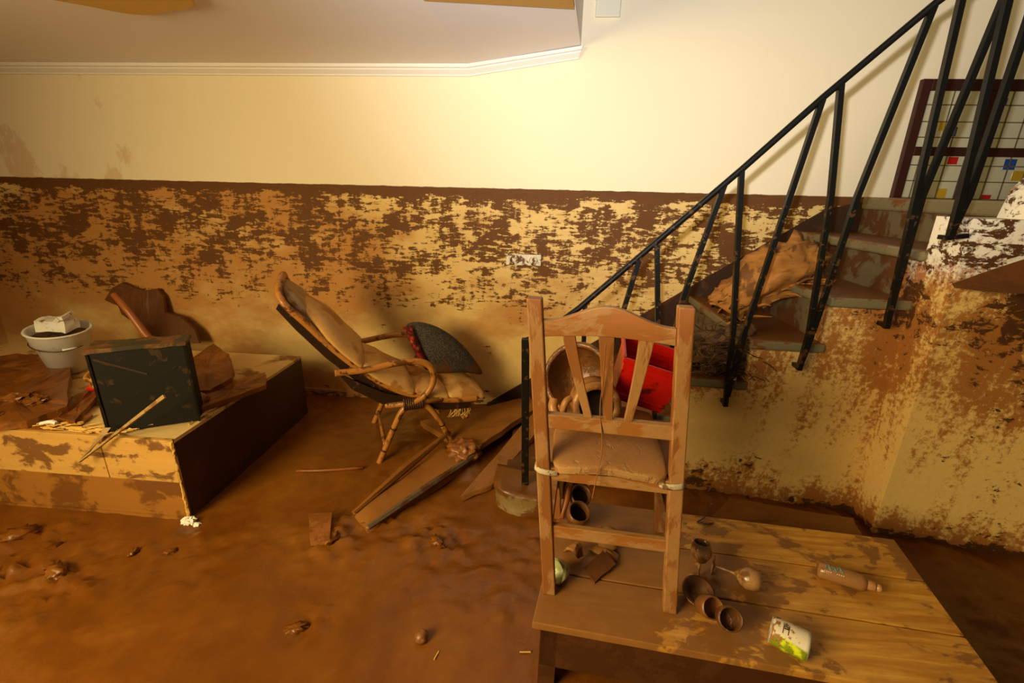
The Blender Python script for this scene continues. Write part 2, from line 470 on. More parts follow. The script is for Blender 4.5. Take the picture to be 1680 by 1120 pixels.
class MB:
    def __init__(self):
        self.bm = bmesh.new()

    def _add(self, verts, faces, m=None):
        vs = [self.bm.verts.new((m @ Vector(v)) if m else Vector(v)) for v in verts]
        for f in faces:
            try:
                self.bm.faces.new([vs[i] for i in f])
            except ValueError:
                pass
        return vs

    def box(self, a, b, m=None):
        (x0, y0, z0), (x1, y1, z1) = a, b
        v = [(x0, y0, z0), (x1, y0, z0), (x1, y1, z0), (x0, y1, z0), (x0, y0, z1), (x1, y0, z1), (x1, y1, z1), (x0, y1, z1)]
        self._add(v, [(0, 3, 2, 1), (4, 5, 6, 7), (0, 1, 5, 4), (1, 2, 6, 5), (2, 3, 7, 6), (3, 0, 4, 7)], m)
        return self

    def hexa(self, bottom, top):
        """eight corners: four bottom, four top, same order"""
        self._add(list(bottom) + list(top), [(0, 3, 2, 1), (4, 5, 6, 7), (0, 1, 5, 4), (1, 2, 6, 5), (2, 3, 7, 6), (3, 0, 4, 7)])
        return self

    def prism(self, pts, d0, d1, put):
        """polygon pts (a,b) extruded from depth d0 to d1; put(a,b,d) -> xyz"""
        n = len(pts)
        v = [put(a, b, d0) for a, b in pts] + [put(a, b, d1) for a, b in pts]
        f = [tuple(range(n))[::-1], tuple(range(n, 2 * n))] + [(i, (i + 1) % n, n + (i + 1) % n, n + i) for i in range(n)]
        self._add(v, f)
        return self

    def tube(self, pts, r, sides=8, closed=False, radii=None, twist=0.0, cap=True, flat=1.0, smooth_path=0, ref=None):
        P = [Vector(p) for p in pts]
        R = radii or [r] * len(P)
        for _ in range(smooth_path):
            Q, S = [], []
            m = len(P)
            rng = m if closed else m - 1
            if not closed:
                Q.append(P[0]); S.append(R[0])
            for i in range(rng):
                j = (i + 1) % m
                Q += [P[i].lerp(P[j], .25), P[i].lerp(P[j], .75)]
                S += [R[i] * .75 + R[j] * .25, R[i] * .25 + R[j] * .75]
            if not closed:
                Q.append(P[-1]); S.append(R[-1])
            P, R = Q, S
        n = len(P)
        rings = []
        prev = None
        for i in range(n):
            if closed:
                t = P[(i + 1) % n] - P[i - 1]
            else:
                t = P[min(i + 1, n - 1)] - P[max(i - 1, 0)]
            t.normalize()
            if prev is None:
                refv = Vector(ref) if ref else (Vector((0, 0, 1)) if abs(t.z) < .9 else Vector((0, 1, 0)))
                u = t.cross(refv).normalized()
            else:
                u = (prev - t * prev.dot(t)).normalized()
            prev = u
            v = t.cross(u)
            ring = []
            for k in range(sides):
                a = 2 * pi * k / sides + twist
                ring.append(self.bm.verts.new(P[i] + u * cos(a) * R[i] + v * sin(a) * R[i] * flat))
            rings.append(ring)
        for i in range(n if closed else n - 1):
            A, B = rings[i], rings[(i + 1) % n]
            for k in range(sides):
                self.bm.faces.new((A[k], A[(k + 1) % sides], B[(k + 1) % sides], B[k]))
        if cap and not closed:
            self.bm.faces.new(rings[0][::-1])
            self.bm.faces.new(rings[-1])
        return self

    def lathe(self, prof, m=None, segs=24, wob=0.0, seed=0):
        """prof: list of (r, z); r=0 ends close"""
        rings = []
        for r, z in prof:
            if r < 1e-6:
                v = Vector((0, 0, z))
                rings.append([self.bm.verts.new(m @ v if m else v)])
            else:
                ring = []
                for k in range(segs):
                    a = 2 * pi * k / segs
                    rr = r * (1 + wob * noise.noise(Vector((cos(a) * 1.3 + seed, sin(a) * 1.3, z * 9))))
                    v = Vector((rr * cos(a), rr * sin(a), z))
                    ring.append(self.bm.verts.new(m @ v if m else v))
                rings.append(ring)
        for A, B in zip(rings, rings[1:]):
            if len(A) == 1 and len(B) == 1:
                continue
            for k in range(segs):
                if len(A) == 1:
                    self.bm.faces.new((A[0], B[(k + 1) % segs], B[k]))
                elif len(B) == 1:
                    self.bm.faces.new((A[k], A[(k + 1) % segs], B[0]))
                else:
                    self.bm.faces.new((A[k], A[(k + 1) % segs], B[(k + 1) % segs], B[k]))
        return self

    def slab(self, pts, thick, rough=0.0, seed=0, sub=3, warp=0.0):
        """irregular board: top outline pts (xyz), given thickness downwards, subdivided and roughened"""
        n = len(pts)
        c = sum((Vector(p) for p in pts), Vector()) / n
        # denser outline
        out = []
        for i in range(n):
            a, b = Vector(pts[i]), Vector(pts[(i + 1) % n])
            for s in range(sub):
                q = a.lerp(b, s / sub)
                q += Vector((noise.noise(q * 23 + Vector((seed, 0, 0))), noise.noise(q * 23 + Vector((0, seed, 9))), 0)) * rough
                out.append(q)
        rings = [out]
        for f in (0.7, 0.4):
            rings.append([c.lerp(q, f) + Vector((0, 0, warp * noise.noise(q * 9 + Vector((seed, 3, f)))) ) for q in out])
        N = len(out)
        V = [[self.bm.verts.new(q) for q in ring] for ring in rings]
        cv = self.bm.verts.new(c)
        low = [self.bm.verts.new(q - Vector((0, 0, thick))) for q in out]
        for i in range(N):
            j = (i + 1) % N
            self.bm.faces.new((V[0][i], V[0][j], V[1][j], V[1][i]))
            self.bm.faces.new((V[1][i], V[1][j], V[2][j], V[2][i]))
            self.bm.faces.new((V[2][i], V[2][j], cv))
            self.bm.faces.new((low[i], low[j], V[0][j], V[0][i]))
        self.bm.faces.new(low[::-1])
        return self

    def blob(self, c, rx, ry, rz, rough=0.2, seed=0, sub=3, m=None, freq=2.0):
        r = bmesh.ops.create_icosphere(self.bm, subdivisions=sub, radius=1.0)
        for v in r['verts']:
            d = v.co.normalized()
            k = 1 + rough * noise.fractal(d * freq + Vector((seed, seed * .7, 0)), 0.8, 2.0, 4)
            q = Vector((d.x * rx * k, d.y * ry * k, d.z * rz * k))
            if m:
                q = m @ q
            v.co = q + Vector(c)
        return self

    def noisy(self, amp, freq, seed=0):
        for v in self.bm.verts:
            p = v.co * freq + Vector((seed, 0, 0))
            v.co += Vector((noise.noise(p), noise.noise(p + Vector((31, 0, 0))), noise.noise(p + Vector((0, 57, 0))))) * amp
        return self

    def warp(self, fn):
        for v in self.bm.verts:
            v.co = Vector(fn(v.co))
        return self

    def build(self, name, mat, parent=None, local=False, smooth=False, bevel=0.0, subsurf=0, label=None):
        bmesh.ops.recalc_face_normals(self.bm, faces=self.bm.faces)
        me = bpy.data.meshes.new(name)
        pm = WM[parent.name] if parent else None
        if parent:
            if not local:
                self.bm.transform(pm.inverted())
        else:
            xs = [v.co for v in self.bm.verts]
            lo = Vector((min(v.x for v in xs), min(v.y for v in xs), min(v.z for v in xs)))
            hi = Vector((max(v.x for v in xs), max(v.y for v in xs), max(v.z for v in xs)))
            base = Vector(((lo.x + hi.x) / 2, (lo.y + hi.y) / 2, lo.z))
            self.bm.transform(Matrix.Translation(-base))
        self.bm.to_mesh(me)
        self.bm.free()
        if smooth:
            for p in me.polygons:
                p.use_smooth = True
        me.materials.append(MAT[mat] if isinstance(mat, str) else mat)
        o = bpy.data.objects.new(name, me)
        COL.objects.link(o)
        if parent:
            o.parent = parent
            WM[o.name] = pm
        else:
            o.location = base
            WM[o.name] = Matrix.Translation(base)
        if bevel:
            b = o.modifiers.new('bevel', 'BEVEL')
            b.width = bevel
            b.segments = 2
            b.limit_method = 'ANGLE'
            b.angle_limit = radians(40)
        if subsurf:
            b = o.modifiers.new('subsurf', 'SUBSURF')
            b.levels = subsurf
            b.render_levels = subsurf
        if label:
            o['label'] = label
        return o


def tag(o, label, cat, group=None, kind=None):
    o['label'] = label
    o['category'] = cat
    if group:
        o['group'] = group
    if kind:
        o['kind'] = kind
    return o


def struct(o):
    o['kind'] = 'structure'
    return o


# ------------------------------------------------------------------ setting
def floor_height(x, y):
    p = Vector((x, y, 0))
    h = 0.012 * noise.fractal(p * 1.3, 0.9, 2.0, 4) + 0.003 * noise.noise(p * 9)
    # trampled, clotted places
    for cx, cy, r, a in TRAMPLED:
        d = ((x - cx) ** 2 + (y - cy) ** 2) / (r * r)
        if d < 4:
            wv = math.exp(-d * 1.2)
            q = Vector((x * 16 + y * 5, y * 22 - x * 3, 3.1))
            h += wv * a * (abs(noise.fractal(q * .8, 0.8, 2.1, 4)) * 1.6 - 0.35)
    for cx, cy, r, a in MOUNDS:
        d = ((x - cx) ** 2 + (y - cy) ** 2) / (r * r)
        if d < 6:
            h += a * math.exp(-d * 1.5) * (1 + .5 * noise.noise(p * 18))
    return h


TRAMPLED = [(-2.3, 1.45, .25, .035), (-2.55, 1.25, .25, .03), (-1.95, 1.35, .14, .03), (-.95, 1.72, .2, .03), (-.5, 1.72, .18, .035), (-.72, 1.95, .15, .02),
            (-.87, 1.28, .1, .03), (-.2, 1.5, .25, .015), (-1.6, 1.5, .35, .012), (.0, 1.8, .2, .02), (-1.0, 2.45, .4, .01), (-2.0, 1.15, .4, .012), (1.9, 1.6, .3, .02)]
MOUNDS = [(.8, 2.15, .25, .05), (1.15, 2.1, .25, .06), (1.5, 2.05, .2, .05), (1.9, 1.9, .2, .03), (-1.0, 1.78, .09, .03), (-.9, 1.86, .08, .025), (-.47, 2.36, .12, .05), (-.3, 2.9, .2, .02), (-.6, 1.8, .05, -.02), (-.36, 1.78, .05, -.02), (-1.0, 3.1, .5, .03), (-.92, 1.7, .1, .02), (-2.1, 3.2, .3, .03)]


def build_floor():
    b = MB()
    x0, x1, y0, y1, st = -4.4, 3.1, -0.4, 3.24, 0.022
    nx, ny = int((x1 - x0) / st), int((y1 - y0) / st)
    grid = []
    for j in range(ny + 1):
        row = []
        for i in range(nx + 1):
            x, y = x0 + i * st, y0 + j * st
            row.append(b.bm.verts.new((x, y, floor_height(x, y))))
        grid.append(row)
    for j in range(ny):
        for i in range(nx):
            b.bm.faces.new((grid[j][i], grid[j][i + 1], grid[j + 1][i + 1], grid[j + 1][i]))
    # closed underneath
    o = b.build('floor', 'mud', smooth=True)
    struct(o)


build_floor()
WY = 3.22
struct(MB().box((-4.55, WY, -.1), (3.4, WY + .15, 4.2)).build('wall_back', 'wall'))
struct(MB().box((-4.55, -0.4, -.1), (-4.4, WY, 2.6)).build('wall_left', 'wall'))

# ceiling: flat soffit that rises towards the stair opening and stops there
b = MB()
E1, E2 = (.115, 2.417), (.052, 2.425)
cz = 2.318
bot = [(-4.4, -.4, cz), (-.565, -.4, cz), (-.565, WY, cz), (-4.4, WY, cz)]
b.hexa(bot, [(x, y, cz + .4) for x, y, z in bot])
struct(b.build('ceiling', 'ceiling'))
b = MB()
bot = [(-.565, 2.0, cz), (.005, 2.0, 2.42), (.115, WY, 2.417), (-.565, WY, cz)]
b.hexa(bot, [(x, y, 2.718) for x, y, z in bot])
struct(b.build('ceiling_slope', 'ceiling'))
b = MB()
b.hexa([(-.9, .6, 2.31), (-.13, .6, 2.36), (.050, 2.535, 2.40), (-.56, 2.16, 2.312)], [(-.9, .6, 2.60), (-.13, .6, 2.60), (.050, 2.535, 2.60), (-.56, 2.16, 2.60)])
struct(b.build('trim_2', 'ceiling_strip'))
# white crown molding along the wall, following the slope
b = MB()
prof = [(0, 0), (.055, 0), (.055, .018), (.040, .022), (.040, .030), (.018, .052), (.018, .060), (0, .060)]
path = [(-4.4, cz), (-.565, cz), (.105, 2.414)]
rings = []
for x, z in path:
    rings.append([b.bm.verts.new((x + (.02 * (1 - q / .06) if x > 0 else 0), WY - d, z - q)) for d, q in prof])
for A, B in zip(rings, rings[1:]):
    for k in range(len(prof)):
        b.bm.faces.new((A[k], A[(k + 1) % len(prof)], B[(k + 1) % len(prof)], B[k]))
b.bm.faces.new(rings[0]); b.bm.faces.new(rings[-1][::-1])
struct(b.build('trim_1', 'molding'))

# plaster ceiling rose
b = MB()
pts = []
for i in range(64):
    a = 2 * pi * i / 64
    r = .33 + .035 * abs(cos(a * 3 + .9)) ** 1.5
    pts.append((-1.80 + r * cos(a), 1.90 + r * sin(a)))
b.prism(pts, cz - .022, cz + .002, lambda a, c, d: (a, c, d))
tag(b.build('ceiling_rose', 'medallion', bevel=.008), 'ochre lobed plaster ceiling rose at the top left edge of the photo', 'ceiling rose')

# beige junction box on the upper wall
t = thing('junction_box', 'beige plastic box high on the wall right of the ceiling slab', 'box', (.26, WY, 2.57))
MB().box((.187, WY - .028, 2.568), (.331, WY - .006, 2.72)).build('cover', 'plastic_beige', t, bevel=.006)
MB().box((.192, WY - .008, 2.574), (.326, WY + .001, 2.716)).build('back_plate', 'plastic_beige', t)

# wall outlet plate
t = thing('wall_outlet', 'mud-smeared white double socket plate on the back wall', 'socket', (-.19, WY, 1.10))
MB().box((-.312, WY - .014, 1.096), (-.070, WY + .001, 1.172)).build('plate', 'outlet', t, bevel=.004)
for sx in (-.255, -.128):
    b = MB()
    b.lathe([(.030, 0), (.030, .010), (.024, .012), (.022, .004), (0, .004)], frame((sx, WY - .013, 1.134), (1, 0, 0), (0, -1, 0)), 20)
    b.build('socket', 'outlet', t)

# window with leaded panes in the stairwell
b = MB()
wy = WY - .03
wx0, wx1, wz0, wz1 = 2.085, 3.05, 1.28, 2.255
for (a0, c0), (a1, c1), dy in [((wx0, wz0), (wx0 + .055, wz1), 0), ((wx1 - .055, wz0), (wx1, wz1), 0), ((wx0 + .055, wz1 - .06), (wx1 - .055, wz1), 0), ((wx0 + .055, wz0), (wx1 - .055, wz0 + .06), 0),
           ((wx0 + .055, 1.845), (2.445, 1.895), .003), ((2.515, 1.845), (wx1 - .055, 1.895), .003), ((2.445, wz0 + .06), (2.515, wz1 - .06), 0)]:
    b.box((a0, wy + dy, c0), (a1, WY + .002, c1))
wn = b.build('window_1', 'frame_dark', bevel=.004)
struct(wn)
b = MB().box((wx0 + .02, WY - .012, wz0 + .02), (wx1 - .02, WY - .006, wz1 - .02))
pn = b.build('pane', 'pane', wn)
b = MB()
for q in (2.19, 2.28, 2.34, 2.60, 2.70, 2.80, 2.90):
    b.box((q, WY - .016, wz0 + .02), (q + .006, WY - .011, wz1 - .02))
for q in (1.40, 1.50, 1.60, 1.70, 1.79, 1.945, 2.03, 2.12):
    b.box((wx0 + .02, WY - .016, q), (wx1 - .02, WY - .011, q + .006))
b.build('lead_strip', 'lead', wn)
for mt, (a0, c0, a1, c1) in [('pane_blue', (2.30, 1.955, 2.355, 2.005)), ('pane_red', (2.355, 1.80, 2.41, 1.842)), ('pane_blue', (2.675, 1.775, 2.74, 1.835)),
                             ('pane_yellow', (2.74, 1.715, 2.80, 1.77)), ('pane_blue', (2.24, 1.60, 2.28, 1.68)), ('pane_yellow', (2.25, 1.985, 2.28, 2.03)),
                             ('pane_blue', (2.545, 2.12, 2.58, 2.16)), ('pane_red', (2.60, 1.605, 2.66, 1.63)), ('pane_yellow', (2.345, 1.60, 2.40, 1.66))]:
    MB().box((a0, WY - .015, c0), (a1, WY - .0095, c1)).build('colored_pane', mt, wn)


# ------------------------------------------------------------------ staircase
def sy(x):
    return 2.25 - .05 * (x - .79)


NOSE = [-.22, .07, .37, .68, .985, 1.30, 1.62, 1.93]
TOP = [.10, .26, .485, .71, .93, 1.16, 1.385, 1.60]
poly = [(-.17, -.08), (1.66, -.08), (1.66, 1.33), (1.63, 1.33)]
for i in range(6, 0, -1):
    poly += [(NOSE[i] + .012, TOP[i] - .052), (NOSE[i] + .012, TOP[i - 1] - .052)] if i < 6 else [(NOSE[i] + .012, TOP[i] - .052), (NOSE[i] + .012, TOP[i - 1] - .052)]
poly = [(-.17, -.08), (1.66, -.08), (1.66, TOP[6] - .052)]
for i in range(6, 0, -1):
    poly += [(NOSE[i] + .012, TOP[i] - .052), (NOSE[i] + .012, TOP[i - 1] - .052)]
poly += [(-.17, TOP[0] - .052)]
struct(MB().prism(poly, 0, .09, lambda a, c, d: (a, sy(a) + d, c)).build('wall_stairs', 'stair_wall'))
# side wall further right, a hand's depth nearer, carrying the next flight
wr = lambda x: 2.02 - .106 * (x - 1.65)
poly = [(1.645, -.08), (3.2, -.08), (3.2, 2.85), (2.3, 2.05), (1.93, 1.72), (1.88, 1.64), (1.865, 1.53), (1.645, 1.53)]
b = MB().prism(poly, 0, .19, lambda a, c, d: (a, wr(a) + d, c))
struct(b.build('wall_right', 'stair_wall'))

st = thing('staircase', 'grey stone staircase climbing right along the back wall, caked with mud', 'staircase', (.8, 2.7, 0))
for i in range(8):
    x0, z1 = NOSE[i], TOP[i]
    x1 = NOSE[i + 1] + .03 if i < 7 else 3.2
    if i == 0:
        b = MB()
        b.box((-.24, 1.98, -.03), (.12, 2.24, .118))
        bmesh.ops.subdivide_edges(b.bm, edges=b.bm.edges[:], cuts=7, use_grid_fill=True)
        for v in b.bm.verts:
            if v.co.x < -.1 and v.co.y < 2.12:   # rounded front corner
                d = Vector((v.co.x + .12, v.co.y - 2.10, 0))
                if d.length > .12:
                    d = d.normalized() * .12
                    v.co.x, v.co.y = d.x - .12, d.y + 2.10
        b.noisy(.022, 7, 3).noisy(.008, 24, 5)
        b.build('bottom_step', 'stone', st, smooth=True, label='rounded bottom step of rough muddy stone')
        b = MB().box((x0 + .02, 2.3, -.05), (x1, WY, z1 - .03))
        b.build('step', 'riser', st)
        continue
    yf = sy(x0)
    yfr = yf - .014 if i < 7 else 2.0
    rs = MB().box((x0 + .014, yf + .10 if i < 7 else 2.18, -.05), (x1, WY, z1 - .045)).build('step', 'riser', st)
    b = MB()
    k1 = x1
    th = .05 if i < 7 else .072
    yk = sy(x1) - .014 if i < 7 else 1.86
    fan = [0, .0, .0, .0, -.03, -.07, -.06, 0][i]
    b.hexa([(x0, yfr, z1 - th), (k1, yk, z1 - th), (k1, WY, z1 - th), (x0 + fan, WY, z1 - th)], [(x0, yfr, z1), (k1, yk, z1), (k1, WY, z1), (x0 + fan, WY, z1)])
    b.build('tread', 'tread', rs, bevel=.012)

# dark sloping skirting along the wall beside the stairs
poly = [(-.50, -.02), (1.72, 1.52), (2.05, 1.60), (2.05, 1.30), (1.72, 1.2), (.1, -.02)]
struct(MB().prism(poly, 0, .014, lambda a, c, d: (a, WY - d, c)).build('baseboard_back', 'skirting'))
struct(MB().prism([(-4.4, -.05), (-.45, -.05), (-.40, .055), (-4.4, .075)], 0, .012, lambda a, c, d: (a, WY - d, c)).build('baseboard_left', 'wall'))

# railing: newel, one sloping handrail, pairs of bars meeting at their feet
rl = thing('stair_railing', 'black iron stair railing with V-shaped pairs of bars and a newel post', 'railing', (.6, 2.2, .1))
sq = dict(sides=4, twist=pi / 4)
b = MB()
b.tube([(-.08, 2.09, .108), (-.104, 2.09, .925)], .026, ref=(0, 1, 0), **sq)
b.build('newel_post', 'rail', rl, bevel=.003)
b = MB()
b.tube([(-.104, 2.09, .915), (-.02, 2.16, .93), (.148, 2.237, 1.049), (.807, 2.204, 1.709), (1.066, 2.191, 1.98), (1.391, 2.175, 2.298), (1.46, 2.12, 2.365), (1.50, 2.02, 2.42), (1.60, 1.995, 2.51), (2.3, 1.93, 3.12)], .014, sides=8)
b.build('handrail', 'rail', rl, smooth=True)
BARS = [  # top, (mid), foot
    [(.176, 2.236, 1.075), (.19, 2.235, .70), (.20, 2.23, .40)],
    [(.413, 2.224, 1.308), (.367, 2.226, 1.07), (.26, 2.23, .62), (.21, 2.228, .43)],
    [(.484, 2.22, 1.37), (.527, 2.218, 1.028), (.57, 2.216, .60), (.575, 2.21, .35)],
    [(.741, 2.207, 1.648), (.632, 2.213, 1.124), (.585, 2.21, .60)],
    [(.799, 2.205, 1.709), (.883, 2.20, .986), (.909, 2.195, .585)],
    [(1.066, 2.191, 1.98), (.935, 2.198, .974), (.91, 2.194, .64)],
    [(1.122, 2.188, 2.03), (1.18, 2.186, 1.602), (1.222, 2.183, .981), (1.209, 2.176, .805)],
    [(1.387, 2.175, 2.292), (1.285, 2.18, 1.605), (1.239, 2.183, 1.029), (1.214, 2.178, .86)],
    [(1.459, 2.152, 2.36), (1.51, 2.169, 1.61), (1.535, 2.160, 1.035)],
    [(1.548, 2.04, 2.46), (1.533, 2.168, 1.611), (1.532, 2.162, 1.08)],
    [(1.499, 2.005, 2.42), (1.554, 2.0, 1.613), (1.554, 1.992, 1.455)],
    [(1.598, 1.998, 2.51), (1.580, 2.0, 1.614), (1.556, 1.994, 1.49)],
]
for p in BARS:
    b = MB()
    b.tube(p, .0155, ref=(0, 1, 0), **sq)
    f = Vector(p[-1])
    if p[-1][2] < 1.3 and p in (BARS[0], BARS[2], BARS[4], BARS[6], BARS[8]):
        b.tube([f + Vector((0, 0, .012)), f + Vector((0, .06, .012))], .013, **sq)
    if p is BARS[10]:
        b.tube([f + Vector((-.016, 0, .0)), f + Vector((.075, .02, .01))], .012, **sq)
        b.tube([f + Vector((0.0, 0, .0)), f + Vector((.0, .05, .0))], .012, **sq)
    b.build('baluster', 'rail', rl)

# dark broken board wedged against the right wall
b = MB()
b.hexa([(1.612, 1.965, 1.262), (1.90, 1.80, 1.27), (2.25, 1.80, 1.27), (2.25, 1.93, 1.58)], [(1.612, 1.985, 1.275), (1.90, 1.82, 1.285), (2.25, 1.82, 1.285), (2.25, 1.95, 1.60)])
bmesh.ops.subdivide_edges(b.bm, edges=b.bm.edges[:], cuts=4, use_grid_fill=True)
b.noisy(.006, 14, 2)
tag(b.build('broken_board', 'sheet_dark'), 'dark brown pointed board wedged against the stained wall at the right edge', 'board')

# log and debris on the stairs
b = MB()
P = [(.94, 2.50, 1.00), (1.0, 2.53, 1.06), (1.12, 2.58, 1.15), (1.26, 2.63, 1.22), (1.38, 2.68, 1.26), (1.43, 2.70, 1.27)]
b.tube(P, .1, 44, radii=[.085, .10, .12, .13, .12, .09], smooth_path=3)
ax = Vector((.49, .20, .27)).normalized()
for v in b.bm.verts:
    al = (v.co - Vector(P[0])).dot(ax)
    q = v.co - ax * al
    r = noise.fractal(Vector((q.x * 20, q.y * 20, q.z * 20)) + ax * al * 3, .8, 2.0, 5)
    c0 = Vector(P[0]) + ax * al
    v.co += (v.co - c0).normalized() * r * .06
    if al > .38 or al < .03:
        v.co += ax * (.06 if al > .38 else -.06) * noise.noise(q * 45)
b.noisy(.03, 6, 8).noisy(.010, 30, 4)
lg = b.build('driftwood_log', 'log', smooth=True)
tag(lg, 'splintered orange-brown driftwood log lying across the upper stair treads', 'log')
b = MB()
for i in range(14):
    a = random.uniform(-1, 1)
    p = Vector((1.18 + .22 * a, 2.50 + random.uniform(-.02, .04), 1.08 + .12 * a + random.uniform(-.05, .03)))
    d = Vector((random.uniform(.05, .16), random.uniform(-.06, .02), random.uniform(-.02, .06)))
    b.tube([p, p + d * .5 + Vector((0, 0, .008)), p + d], .006, 5, radii=[.007, .006, .002])
b.build('splinter', 'log', lg)
b = MB()
for i in range(340):
    x = random.gauss(.90, .10)
    h = max(0, 1 - abs(x - .90) / .26)
    y = 2.24 + abs(random.gauss(.06, .13))
    z = .725 + random.random() ** 1.2 * .25 * h
    a = random.uniform(0, 2 * pi)
    L = random.uniform(.04, .15)
    d = Vector((cos(a) * L, sin(a) * L * .5, random.uniform(-.05, .05)))
    p = Vector((x, y, z))
    q = p + d
    q.z = max(q.z, .718); q.y = max(q.y, 2.22)
    mid = p.lerp(q, .5) + Vector((random.uniform(-.02, .02), random.uniform(-.01, .01), random.uniform(-.01, .025)))
    b.tube([p, mid, q], .003, 4, radii=[random.uniform(.002, .005), .003, .0015], smooth_path=1)
b.blob((.90, 2.40, .77), .19, .13, .13, .5, 5, 3)
b.blob((.97, 2.36, .82), .10, .10, .15, .5, 9, 3)
tag(b.build('twig_heap', 'twig'), 'heap of dark twigs, roots and grass caught on the stairs', 'twigs', kind='stuff')
b = MB().blob((.925, 2.195, .735), .015, .012, .013, .2, 3, 2)
tag(b.build('snail_shell', 'greycloth', smooth=True), 'pale round snail shell stuck on the foot of the railing', 'shell')

# ------------------------------------------------------------------ low table
tb = thing('coffee_table', 'low pine plank table smeared with mud in the right foreground', 'table', (.70, 1.36, 0))
TA = [(-.004, 1.112), (1.312, .985), (1.425, 1.640), (.098, 1.742)]  # fl, fr, br, bl


def tq(u, v):
    a, c, d, e = [Vector(q) for q in TA]
    return a.lerp(c, u).lerp(e.lerp(d, u), v)


def tab_plank(v0, v1, z0=.272, z1=.3):
    cs = [tq(0, v0), tq(1, v0), tq(1, v1), tq(0, v1)]
    b = MB()
    b.hexa([(q.x, q.y, z0) for q in cs], [(q.x, q.y, z1) for q in cs])
    return b


for v0, v1 in ((0, .332), (.342, .668), (.678, 1.0)):
    tab_plank(v0, v1).build('plank', 'table', tb, bevel=.003)
for u0, v0, u1, v1 in ((.02, .03, .98, .065), (.02, .935, .98, .97)):
    cs = [tq(u0, v0), tq(u1, v0), tq(u1, v1), tq(u0, v1)]
    MB().hexa([(q.x, q.y, .10) for q in cs], [(q.x, q.y, .272) for q in cs]).build('apron', 'table_dark', tb)
for u0, u1 in ((.02, .04), (.96, .98)):
    cs = [tq(u0, .065), tq(u1, .065), tq(u1, .935), tq(u0, .935)]
    MB().hexa([(q.x, q.y, .10) for q in cs], [(q.x, q.y, .272) for q in cs]).build('apron', 'table_dark', tb)
for u, v in ((.018, .03), (.94, .03), (.018, .89), (.94, .89)):
    cs = [tq(u, v), tq(u + .042, v), tq(u + .042, v + .08), tq(u, v + .08)]
    MB().hexa([(q.x, q.y, -.03) for q in cs], [(q.x, q.y, .272) for q in cs]).build('leg', 'table_dark', tb)

# ------------------------------------------------------------------ chair on the table
ch = thing('dining_chair', 'wooden slat-back dining chair standing on the low table, seen from behind', 'chair', (.049, 1.238, .30), radians(-4.6))


def shear(b):
    return b.warp(lambda v: (v.x - .086 * v.z, v.y - .03 * max(0, v.z - .45), v.z))


W = .394
for x in (0, W):
    b = MB()
    n = 12
    for i in range(n):
        z0, z1 = 1.022 * i / n, 1.022 * (i + 1) / n
    b.box((x - .021, -.018, 0), (x + .021, .02, 1.022))
    bmesh.ops.subdivide_edges(b.bm, edges=[e for e in b.bm.edges if abs(e.verts[0].co.z - e.verts[1].co.z) > .5], cuts=10)
    shear(b)
    b.build('back_leg', 'chair', ch, local=True, bevel=.004)
for x in (-.005, W + .015):
    b = MB().box((x - .019, .365, 0), (x + .019, .402, .452))
    shear(b).build('front_leg', 'chair', ch, local=True, bevel=.004)
b = MB()
top = []
N = 24
for i in range(N + 1):
    u = i / N
    hump = .5 - .5 * cos(2 * pi * u)
    top.append((.021 + (W - .042) * u, .962 + .048 * hump ** 1.15))
botc = []
for i in range(N + 1):
    u = 1 - i / N
    botc.append((.021 + (W - .042) * u, .914 + .012 * sin(pi * u)))
b.prism(top + botc, -.012, .012, lambda a, c, d: (a, d, c))
shear(b).build('crest_rail', 'chair_h', ch, local=True, bevel=.003)
for tx, bx, tw, bw in ((.089, .141, .037, .023), (.192, .196, .043, .027), (.298, .251, .041, .023)):
    b = MB()
    pts = []
    for s in (-1, 1):
        col = []
        for i in range(7):
            u = i / 6
            wd = tw + (bw - tw) * u ** .8
            xx = tx + (bx - tx) * (u ** 1.15)
            col.append((xx + s * wd / 2, .925 + (.668 - .925) * u))
        pts += col if s < 0 else col[::-1]
    b.prism(pts, -.007, .007, lambda a, c, d: (a, d, c))
    shear(b).build('back_slat', 'chair', ch, local=True, bevel=.002)
for nm, z0, z1, y0, y1 in (('lower_back_rail', .630, .676, -.013, .013), ('seat_rail', .447, .492, -.012, .012), ('stretcher', .234, .278, -.011, .011)):
    b = MB().box((.018, y0, z0), (W - .018, y1, z1))
    shear(b).build(nm, 'chair_h', ch, local=True, bevel=.003)
b = MB().box((.0, .372, .40), (W + .01, .395, .452)); shear(b).build('seat_rail', 'chair_h', ch, local=True)
b = MB().box((.0, .376, .24), (W + .01, .392, .28)); shear(b).build('stretcher', 'chair_h', ch, local=True)
for x in (-.002, W + .006):
    b = MB().box((x - .011, .015, .40), (x + .011, .37, .452)); shear(b).build('seat_rail', 'chair_h', ch, local=True)
    b = MB().box((x - .009, .015, .16), (x + .009, .37, .195)); shear(b).build('stretcher', 'chair', ch, local=True)
b = MB()
b.box((-.02, .026, .452), (W + .03, .42, .475))
shear(b).build('seat_board', 'chair_h', ch, local=True, bevel=.006)
b = MB()
b.box((.026, -.024, .484), (W - .026, .405, .540))
bmesh.ops.subdivide_edges(b.bm, edges=b.bm.edges[:], cuts=6, use_grid_fill=True)
b.warp(lambda v: (v.x, v.y, v.z - .014 * (((v.x - .19) / .19) ** 4 + ((v.y - .2) / .2) ** 4) * (1 if v.z > .5 else 0)))
shear(b).noisy(.012, 18, 4)
b.build('seat_cushion', 'seat', ch, local=True, smooth=True, subsurf=1)
